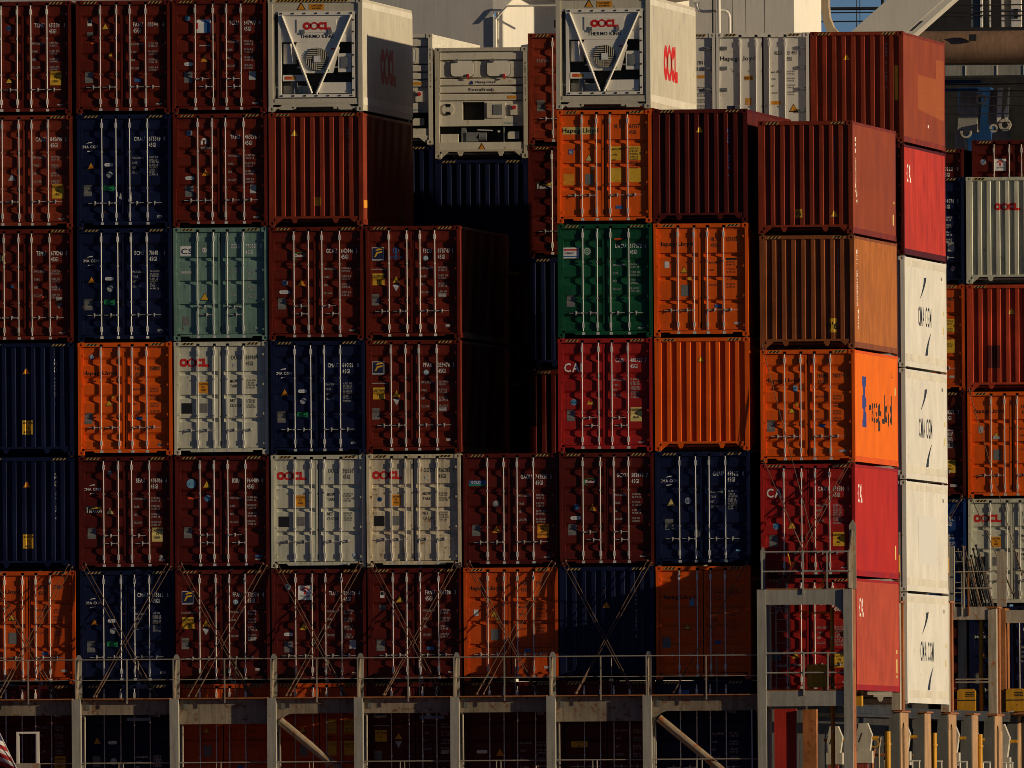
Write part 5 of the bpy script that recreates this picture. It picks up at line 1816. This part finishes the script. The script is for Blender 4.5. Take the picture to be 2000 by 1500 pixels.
for x, y, z, s, lab in ((19.25, 8.4, 11.55, 0.75, 'white winch under the faded red flank beside the tower'), (18.72, 6.0, 11.5, 0.72, 'white winch behind the right tower post'), (19.35, 17.6, 11.55, 0.85, 'white winch between the nearest slotted and plain pillars'),
                        (19.42, 31.3, 11.55, 0.85, 'white winch right of the second slotted pillar'), (19.50, 45.3, 11.45, 0.95, 'white winch right of the last slotted pillar'), (19.36, 24.2, 11.6, 0.7, 'white winch left of the second slotted pillar'), (19.42, 38.2, 11.6, 0.7, 'white winch left of the last slotted pillar')):
    winch(x, y, z, s, lab)
for x, y, lab in ((18.3, 48.2, 'yellow equipment locker beside the far navy doors'), (19.63, 48.2, 'yellow equipment locker cut by the right picture edge'), (18.9, 8.0, 'yellow equipment locker under the faded red flank')):
    t = thing('equipment_locker', lab, 'locker', (x, y, 12.70), 'yellow lockers')
    mb = MB()
    mb.prism_xz([(0, 0), (0.50, 0), (0.50, 0.56), (0.44, 0.62), (0.06, 0.62), (0, 0.56)], 0, 0.45)
    build('body', mb, YELLOW, t)
    mb = MB()
    mb.box(-0.004, 0.504, -0.012, 0.46, 0.30, 0.325)
    build('lid_seam', mb, DARKSTEEL, t)
    for k in range(3):
        mb = MB()
        mb.box(0.27, 0.47, -0.014, -0.002, 0.42 + 0.045 * k, 0.44 + 0.045 * k)
        build('louvre', mb, DARKSTEEL, t)

for x, y, z, h, lab in ((20.0, 12.75, 16.2, 0.45, 'yellow clamp between the red flank and the painted over white flank'), (20.0, 27.1, 16.3, 0.40, 'yellow clamp right of the painted over white flank')):
    t = thing('lashing_clamp', lab, 'clamp', (x - 0.25, y, z), 'yellow lashing clamps')
    for k in (0.0, 0.12):
        mb = MB()
        mb.box(0.02 + k, 0.09 + k, 0, 0.35, 0, h)
        build('jaw', mb, YELLOW, t)
    mb = MB()
    mb.box(0.0, 0.23, 0.05, 0.30, -0.08, -0.001)
    build('base', mb, RUSTSTEEL, t)
    mb = MB()
    mb.box(0.03, 0.20, 0.36, 0.60, -0.9, h + 0.6)
    build('guide_plate', mb, BEAMSTEEL, t)
ld = thing('deck_ladder', 'narrow vertical ladder inside the grey tower beside its left post', 'ladder', (18.0, -0.55, 13.1))
for x in (0.0, 0.34):
    mb = MB()
    mb.tube([(x, 0, 0), (x, 0, 2.5)], 0.018, 6)
    build('rail', mb, RAILSTEEL, ld)
for k in range(8):
    mb = MB()
    mb.tube([(0, 0, 0.3 + k * 0.3), (0.34, 0, 0.3 + k * 0.3)], 0.012, 6)
    build('rung', mb, RAILSTEEL, ld)
fd = thing('deck_ladder', 'short rusty ladder on the far lashing bridge beside the rod bundle', 'ladder', (18.24, 48.25, 15.5))
for x in (0.0, 0.26):
    mb = MB()
    mb.tube([(x, 0, 0), (x, 0, 1.7)], 0.018, 6)
    build('rail', mb, TANSTEEL, fd)
for k in range(6):
    mb = MB()
    mb.tube([(0, 0, 0.15 + k * 0.28), (0.26, 0, 0.15 + k * 0.28)], 0.012, 6)
    build('rung', mb, TANSTEEL, fd)
for y, lab in ((10.6, 'valve pipes under the faded red flank beside the yellow pipe'), (18.8, 'valve pipes left of the first plain pillar'), (25.6, 'valve pipes left of the second slotted pillar'), (32.6, 'valve pipes right of the second slotted pillar'), (39.6, 'valve pipes left of the last slotted pillar')):
    t = thing('valve_manifold', lab, 'pipes', (19.30, y, 8.7), 'valve pipes between the side pillars')
    for k, (x, h, r, m) in enumerate(((0.0, 3.5, 0.03, DARKSTEEL), (0.13, 2.9, 0.045, RUSTSTEEL), (0.30, 3.2, 0.025, TANSTEEL))):
        mb = MB()
        mb.tube([(x, 0, 0), (x, 0, h * 0.9), (x + 0.05, 0, h)], r, 8)
        build('pipe', mb, m, t)
    mb = MB()
    mb.tube([(-0.25, 0.05, 2.75), (0.45, 0.05, 2.75)], 0.035, 8)
    build('cross_pipe', mb, RUSTSTEEL, t)
    mb = MB()
    for q in ring(0.20, 3.05, 0.12, 0.085, 0, 2 * math.pi, 12):
        mb.prism_xz(q, -0.10, -0.07)
    build('hand_wheel', mb, YELLOW, t)
    mb = MB()
    mb.box(-0.20, 0.02, -0.06, 0.10, 2.30, 2.58)
    build('valve_box', mb, DECKRED, t)
# far lashing bridge with its store of rods
fb = thing('far_lashing_bridge', 'rusty far lashing bridge with platform before the far stacks', 'walkway', (0, 48.3, 12.6))
for nm, (x0, x1, y0, y1, z0, z1), m in (('post', (18.30, 18.52, 0.3, 0.55, 0, 2.6), GREYSTEEL), ('post', (19.27, 19.62, 0, 0.3, 0, 2.9), RUSTSTEEL), ('post', (19.27, 19.62, 0.31, 1.3, 0, 2.9), RUSTSTEEL), ('post', (20.9, 21.2, 0, 0.3, 0, 2.9), RUSTSTEEL),
                                        ('beam', (16.0, 19.26, 0.05, 0.09, 2.60, 2.95), TANSTEEL), ('beam', (19.63, 20.89, 0.05, 0.09, 2.50, 2.85), TANSTEEL), ('platform', (16.0, 19.26, 0.10, 1.2, 2.90, 2.94), RUSTSTEEL), ('platform', (16.0, 21.2, 0.0, 1.2, 0.02, 0.08), RUSTSTEEL),
                                        ('lashing_plate', (18.08, 18.22, 0.2, 0.24, 2.6, 4.6), GREYSTEEL), ('lashing_plate', (19.36, 19.62, 0.4, 0.44, 2.95, 4.45), TANSTEEL), ('stanchion', (18.42, 18.45, 0.02, 0.05, 2.7, 3.9), GREYSTEEL), ('stanchion', (18.60, 18.64, 0.02, 0.05, 2.7, 3.9), RUSTSTEEL)):
    mb = MB()
    mb.box(x0, x1, y0, y1, z0, z1)
    build(nm, mb, m, fb)
for z in (3.90, 3.45, 0.98, 0.90):
    mb = MB()
    mb.tube([(18.2 if z > 2 else 18.25, 0.02, z), (19.26, 0.02, z)], 0.02, 6)
    build('handrail', mb, TANSTEEL, fb)
mb = MB()
mb.tube([(18.93, 0.3, 0.05), (18.93, 0.3, 2.6)], 0.06, 8)
build('pipe', mb, YELLOW, fb)
rb_ = random.Random(11)
for k in range(38):
    x = 18.55 + 0.68 * rb_.random()
    y = 48.6 + 0.6 * rb_.random()
    h = 0.9 + 0.75 * rb_.random()
    lean = -0.30 - 0.22 * rb_.random()
    mb = MB()
    top = (lean * h * 0.6, 0.05, h)
    mb.tube([(0, 0, 0), (top[0] * 0.5, 0.02, h * 0.5), top], 0.020, 6)
    mb.tube([(top[0], 0.05, h), (top[0] - 0.01, 0.05, h + 0.06)], 0.036, 6)
    mb.tube([(top[0] * 0.55, 0.02, h * 0.55), (top[0] * 0.62, 0.025, h * 0.62)], 0.034, 6)
    o = build('stored_lashing_rod', mb, DARKSTEEL if k % 4 else RODSTEEL, None, (x, y, 15.55))
    tag(o, 'dark lashing rod leaning in the stored bundle on the far platform', 'rod', 'stored lashing rods')

# ------------------------------------------------------------------ deckhouse behind the second bay
YD = 29.0
dh = thing('deckhouse', 'white painted deckhouse wall with recess, pipes and seams behind the second bay', 'building', (0, YD, 8.7))


def bd(name, mb, m=SHIPWHITE, **kw):
    return build(name, mb, m, dh, (0, 0, -8.7), **kw)


mb = MB()
mb.box(-15.0, 7.76, 0, 0.3, 8.7, 40)
bd('wall', mb, WALLGREY)
# recess with a slanting inner wall
mb = MB()
mb.prism_xz([(0, 8.7), (6.8, 8.7), (6.8, 40), (0, 40)], 0, 0.1)
o = build('recess_wall', mb, SHIPWHITE, dh, (7.86, 0.32, -8.7), (0, 0, math.atan2(4.0, 5.4)))
mb = MB()
mb.box(7.762, 7.84, -0.06, 0.35, 8.7, 31.18)
bd('corner_post', mb)
mb = MB()
mb.prism_xz([(7.77, 31.3), (7.95, 31.3), (8.6, 31.95), (8.6, 40), (7.77, 40)], 0.02, 0.25)
bd('bracket', mb)
mb = MB()
mb.tube([(7.83, -0.12, 31.10), (7.98, -0.12, 31.26), (8.14, -0.12, 31.44), (8.22, -0.12, 31.46), (11.5, -0.12, 31.46)], 0.026, 8)
bd('handrail', mb)
mb = MB()
mb.prism_xz([(10.4, 31.0), (11.3, 31.25), (11.3, 34), (10.4, 34)], 1.2, 1.25)
bd('shadow_plate', mb)  # plate added to cast a shadow on the recess wall
mb = MB()
mb.prism_xz([(9.9, 30.3), (10.2, 30.3), (10.2, 30.75), (9.9, 30.70)], 0.4, 0.7)
bd('vent_box', mb)
mb = MB()
mb.box(7.9, 13.1, 0.6, 4.5, 31.75, 31.85)
bd('deck_overhang', mb)
mb = MB()
mb.box(9.30, 9.34, 0.9, 0.95, 30.9, 31.1)
bd('lamp_bracket', mb, DARKSTEEL)
# flush panels with open seams
mb = MB()
mb.box(13.0, 15.78, 0.06, 0.3, 8.7, 40)
bd('wall', mb)
for x0, x1 in ((13.0, 14.142), (14.156, 14.498), (14.512, 15.002), (15.018, 15.787)):
    mb = MB()
    mb.box(x0, x1, 0.0, 0.045, 28.5, 40)
    bd('panel', mb, WALLWHITE)
for x0, x1 in ((14.142, 14.156), (14.498, 14.512), (15.002, 15.018)):
    mb = MB()
    mb.box(x0, x1, 0.03, 0.05, 28.5, 40)
    bd('seam', mb, DARKSTEEL)
mb = MB()
n_ = len(mb.v)
mb.v += [(15.79, 0.0, 8.7), (16.43, 0.95, 8.7), (16.43, 0.95, 40), (15.79, 0.0, 40), (15.70, 0.3, 8.7), (16.33, 1.2, 8.7), (16.33, 1.2, 40), (15.70, 0.3, 40)]
for q in ((0, 1, 2, 3), (5, 4, 7, 6), (1, 5, 6, 2), (4, 0, 3, 7), (3, 2, 6, 7)):
    mb.f.append(q)
    mb.m.append(0)
bd('side_wall', mb)
pts = [(16.30, 29.5), (17.6, 29.5), (17.6, 30.52), (17.2, 30.56), (16.92, 30.66), (16.75, 30.84), (16.65, 31.10), (16.62, 31.40), (16.62, 40), (16.43, 40), (16.43, 31.35), (16.47, 31.02), (16.58, 30.72), (16.80, 30.45), (16.30, 30.40)]
mb = MB()
mb.prism_xz(pts, 0.96, 1.5)
bd('curved_flange', mb, FLANGESHADE)
for nm, x, r, m in (('cable', 13.725, 0.022, DARKSTEEL), ('cable', 13.785, 0.010, DARKSTEEL), ('pipe', 13.89, 0.042, SHIPWHITE)):
    mb = MB()
    mb.tube([(x, -1.0, 28.5), (x, -1.0, 40)], r, 10)
    bd(nm, mb, m)
mb = MB()
mb.tube([(13.29, -0.9, 31.46), (13.30, -0.9, 31.36), (13.36, -0.9, 31.27), (13.46, -0.9, 31.24), (13.95, -0.9, 31.26), (14.07, -0.9, 31.24), (14.14, -0.9, 31.17), (14.16, -0.9, 31.05), (14.16, -0.9, 28.5)], 0.042, 10)
bd('pipe', mb)
mb = MB()
mb.tube([(13.2, -0.9, 31.5), (13.36, -0.9, 31.5)], 0.06, 10)
bd('pipe_elbow', mb)

# ------------------------------------------------------------------ white diagonal boom beyond the deckhouse
bo = thing('crane_boom', 'white diagonal box boom rising to the right above the patched brown container', 'crane', (9.8, 60.0, 26.0))
U = Vector((1.0, 0, 0.80)).normalized()
V = Vector((0.45, -0.80, -0.40))
V = (V - V.dot(U) * U).normalized()
N = U.cross(V).normalized()


def beam(name, org, a, b_, w0, w1, t0, t1, m):
    mb = MB()
    c = []
    for s in (a, b_):
        for (ww, tt) in ((w0, t0), (w1, t0), (w1, t1), (w0, t1)):
            c.append(tuple(org + U * s + DN * ww + Vector((0, 1, 0)) * tt))
    mb.v += c
    for q in ((0, 1, 2, 3), (7, 6, 5, 4), (0, 4, 5, 1), (1, 5, 6, 2), (2, 6, 7, 3), (3, 7, 4, 0)):
        mb.f.append(q)
        mb.m.append(0)
    return build(name, mb, m, bo)


U = Vector((0.99, 0, 0.86)).normalized()
DN = Vector((U.z, 0, -U.x))              # across the beam, down and to the right
O_ = Vector((13.98 - 9.8, 0, 31.08 - 26.0))
beam('boom_body', O_, -9, 12, 0.0, 1.02, 0.0, 1.4, SHIPWHITE)
beam('boom_flange', O_, -9, 12, 1.021, 1.20, 0.02, 1.5, SHIPWHITE)
beam('boom_slot', O_, 0.9, 1.3, 1.09, 1.12, 0.005, 0.019, DARKSTEEL)
beam('boom_slot', O_, 1.9, 2.3, 1.07, 1.10, 0.005, 0.019, DARKSTEEL)

# ------------------------------------------------------------------ terminal crane far behind
CY = 150.0
cr = thing('gantry_crane', 'far dark gantry crane with rusty brown tube, grey girder and blue machinery', 'crane', (0, CY, 0))
for nm, (x0, x1, y0, y1, z0, z1), m in (('backdrop_panel', (6.6, 22, 12, 13, 24, 38), DARKSTEEL), ('blue_panel', (8.6, 9.6, 9, 10, 29.5, 32.3), CRANEBLUE), ('blue_panel', (10.95, 13, 7, 8, 30.9, 31.8), CRANEBLUE),  # first entry: dark backdrop added to hide the sky behind the crane
                                        ('girder', (8.2, 22, 0, 1.2, 32.44, 32.76), GREYSTEEL), ('girder_flange', (8.2, 22, -0.3, 0, 32.36, 32.44), DARKSTEEL), ('blue_beam', (8.2, 10.0, 1, 1.4, 32.24, 32.34), CRANEBLUE), ('blue_beam', (8.2, 9.9, 1, 1.4, 32.00, 32.08), CRANEBLUE),
                                        ('deck', (7.0, 22, 1.15, 3, 33.84, 33.94), DARKSTEEL), ('leg', (3.0, 4.6, 2, 5, 0, 40), CRANEBLUE), ('leg', (20.0, 21.6, 2, 5, 0, 40), CRANEBLUE), ('post', (9.70, 9.96, 1.3, 1.6, 33.6, 37), MIDGREY), ('post', (9.98, 10.05, 1.25, 1.6, 33.6, 37), SHIPWHITE),
                                        ('panel', (10.06, 10.24, 1.7, 1.9, 33.94, 37), MIDGREY), ('post', (10.25, 10.29, 1.4, 1.6, 33.94, 37), SHIPWHITE), ('pipe_stack', (10.62, 10.70, 1.4, 1.7, 33.94, 37), SHIPWHITE), ('pipe_stack', (10.72, 10.9, 1.5, 1.7, 33.94, 37), GREYSTEEL), ('pipe_stack', (10.92, 11.22, 1.4, 1.7, 33.94, 37), SHIPWHITE), ('window', (11.0, 11.12, 1.38, 1.399, 34.2, 34.5), DARKSTEEL),
                                        ('bracket_box', (9.74, 9.97, -0.02, 0.08, 33.50, 33.70), DARKSTEEL)):
    mb = MB()
    mb.box(x0, x1, y0, y1, z0, z1)
    build(nm, mb, m, cr)
for x in (9.62, 10.58, 11.4):
    mb = MB()
    mb.box(x, x + 0.03, -0.02, -0.001, 32.45, 32.75)
    build('stiffener', mb, SHIPWHITE, cr)
mb = MB()
mb.prism_yz([(0.6 - 0.5 * math.cos(a), 33.32 + 0.5 * math.sin(a)) for a in [2 * math.pi * k / 40 for k in range(40)]], 6.8, 22)
build('brown_tube', mb, CRANERUST, cr)
for nm, pts, y0, y1, m in (('drive_housing', [(9.26, 30.70), (9.86, 30.76), (9.92, 31.95), (9.34, 32.02)], 1.2, 2.2, GREYSTEEL), ('drive_housing', [(10.16, 31.02), (10.38, 30.92), (10.48, 32.0), (10.26, 32.05)], 1.5, 2.5, GREYSTEEL),
                           ('duct', [(10.48, 31.05), (10.60, 31.15), (10.66, 32.1), (10.50, 32.1)], 1.2, 1.6, SHIPWHITE), ('duct', [(10.66, 31.3), (10.80, 31.0), (10.84, 32.1), (10.78, 31.6)], 1.2, 1.6, SHIPWHITE),
                           ('drive_housing', [(11.15, 30.5), (11.7, 30.5), (11.7, 31.4), (11.2, 31.4)], 3, 4, GREYSTEEL), ('drive_housing', [(9.0, 30.0), (9.35, 30.0), (9.3, 30.9), (9.05, 31.1)], 3, 4, GREYSTEEL), ('drive_housing', [(10.1, 30.3), (10.7, 30.3), (10.6, 30.9), (10.15, 30.75)], 3.2, 4, GREYSTEEL)):
    mb = MB()
    mb.prism_xz(pts, y0, y1)
    build(nm, mb, m, cr)
for cx_, cz_, ro, ri, a0, a1 in ((10.02, 31.75, 0.16, 0.10, 0, 2 * math.pi), (10.74, 30.96, 0.19, 0.10, 0, 2 * math.pi), (9.55, 30.74, 0.17, 0.12, math.pi * 0.9, 2.1 * math.pi), (10.40, 30.86, 0.13, 0.07, 0, 2 * math.pi)):
    mb = MB()
    for q in ring(cx_, cz_, ro, ri, a0, a1, 14):
        mb.prism_xz(q, 0.9, 1.1)
    build('sheave', mb, WINCHWHITE, cr)
for z0, z1, y in ((32.17, 32.19, 0), (31.96, 31.99, 0.2), (31.78, 31.82, 0.1), (31.30, 31.28, 0.3), (31.50, 31.58, 0.2)):
    mb = MB()
    mb.tube([(8.2, y, z0), (14, y, z1)], 0.018, 6)
    build('cable', mb, DARKSTEEL, cr)
for z in (34.30, 34.42, 34.62):
    mb = MB()
    mb.tube([(8.6, 1.2, z), (14, 1.2, z)], 0.02, 6)
    build('handrail', mb, DARKSTEEL, cr)
gw = thing('crane_walkway', 'thin dark crane walkway rails against the blue sky patch', 'walkway', (0, 100.0, 30.0))
for z, r in ((3.19, 0.045), (3.075, 0.018), (2.82, 0.020), (2.47, 0.022)):
    mb = MB()
    mb.tube([(7.0, 0, z), (12.2, 0, z)], r, 6)
    build('rail', mb, DARKSTEEL, gw)
for x, r, z0 in ((10.92, 0.012, 2.47), (11.02, 0.012, 2.47), (11.68, 0.05, 2.75), (12.05, 0.03, 2.8)):
    mb = MB()
    mb.tube([(x, 0, z0), (x, 0, 4.5)], r, 6)
    build('stanchion', mb, DARKSTEEL, gw)
mb = MB()
mb.box(7.0, 12.2, 0.2, 0.6, 1.2, 2.40)
build('fascia', mb, MIDGREY, gw)

# ------------------------------------------------------------------ flag and frame at the lower left
fl = thing('ensign_flag', 'red and white striped flag with blue corner at the lower left edge', 'flag', (-1.36, -6.0, 8.7))
FR, FW, FB = flat('flag_red', (0.42, 0.018, 0.02)), flat('flag_white', (0.62, 0.60, 0.58)), flat('flag_blue', (0.012, 0.016, 0.06))


def flag_pt(s, d):
    """s: stripe edge from the top, d: distance from the hoist"""
    x = 0.11 + (s - 7) * 0.062 - d * 0.93
    z = 3.18 - (s - 7) * 0.13 + 0.28 * d + 0.05 * math.sin(d * 3)
    y = 0.10 * math.sin(d * 4.2 + s * 0.35)
    return (x, y, z)


for s in range(13):
    mb = MB()
    segs = 16
    for k in range(segs):
        a, b_ = k * 0.16, (k + 1) * 0.16
        if s < 7 and b_ < 1.1:
            continue
        mb.quad(flag_pt(s + 1, a), flag_pt(s, a), flag_pt(s, b_), flag_pt(s + 1, b_))
    build('stripe', mb, FR if s % 2 == 0 else FW, fl)
mb = MB()
for s in range(7):
    for k in range(7):
        a, b_ = k * 0.16, (k + 1) * 0.16
        if b_ < 1.1 + 0.16:
            mb.quad(flag_pt(s + 1, a), flag_pt(s, a), flag_pt(s, b_), flag_pt(s + 1, b_))
build('canton', mb, FB, fl)
mb = MB()
p0, p1 = Vector(flag_pt(13.5, 0)), Vector(flag_pt(-1, 0))
mb.tube([tuple(p0), tuple(p1)], 0.012, 6)
build('halyard', mb, STEEL, fl)
fm = thing('white_frame', 'white square metal frame standing beside the flag', 'frame', (-1.42, -2.0, 10.6))
for nm, (x0, x1, z0, z1), m in (('side', (0, 0.065, 0.75, 1.51), SHIPWHITE), ('side', (0.515, 0.58, 0.75, 1.51), SHIPWHITE), ('top', (0, 0.58, 1.511, 1.56), SHIPWHITE), ('shelf', (-0.02, 0.60, 0.63, 0.749), TANSTEEL), ('leg', (0.0, 0.05, 0, 0.629), SHIPWHITE), ('leg', (0.54, 0.58, 0, 0.629), SHIPWHITE)):
    mb = MB()
    mb.box(x0, x1, 0, 0.10, z0, z1)
    build(nm, mb, m, fm)
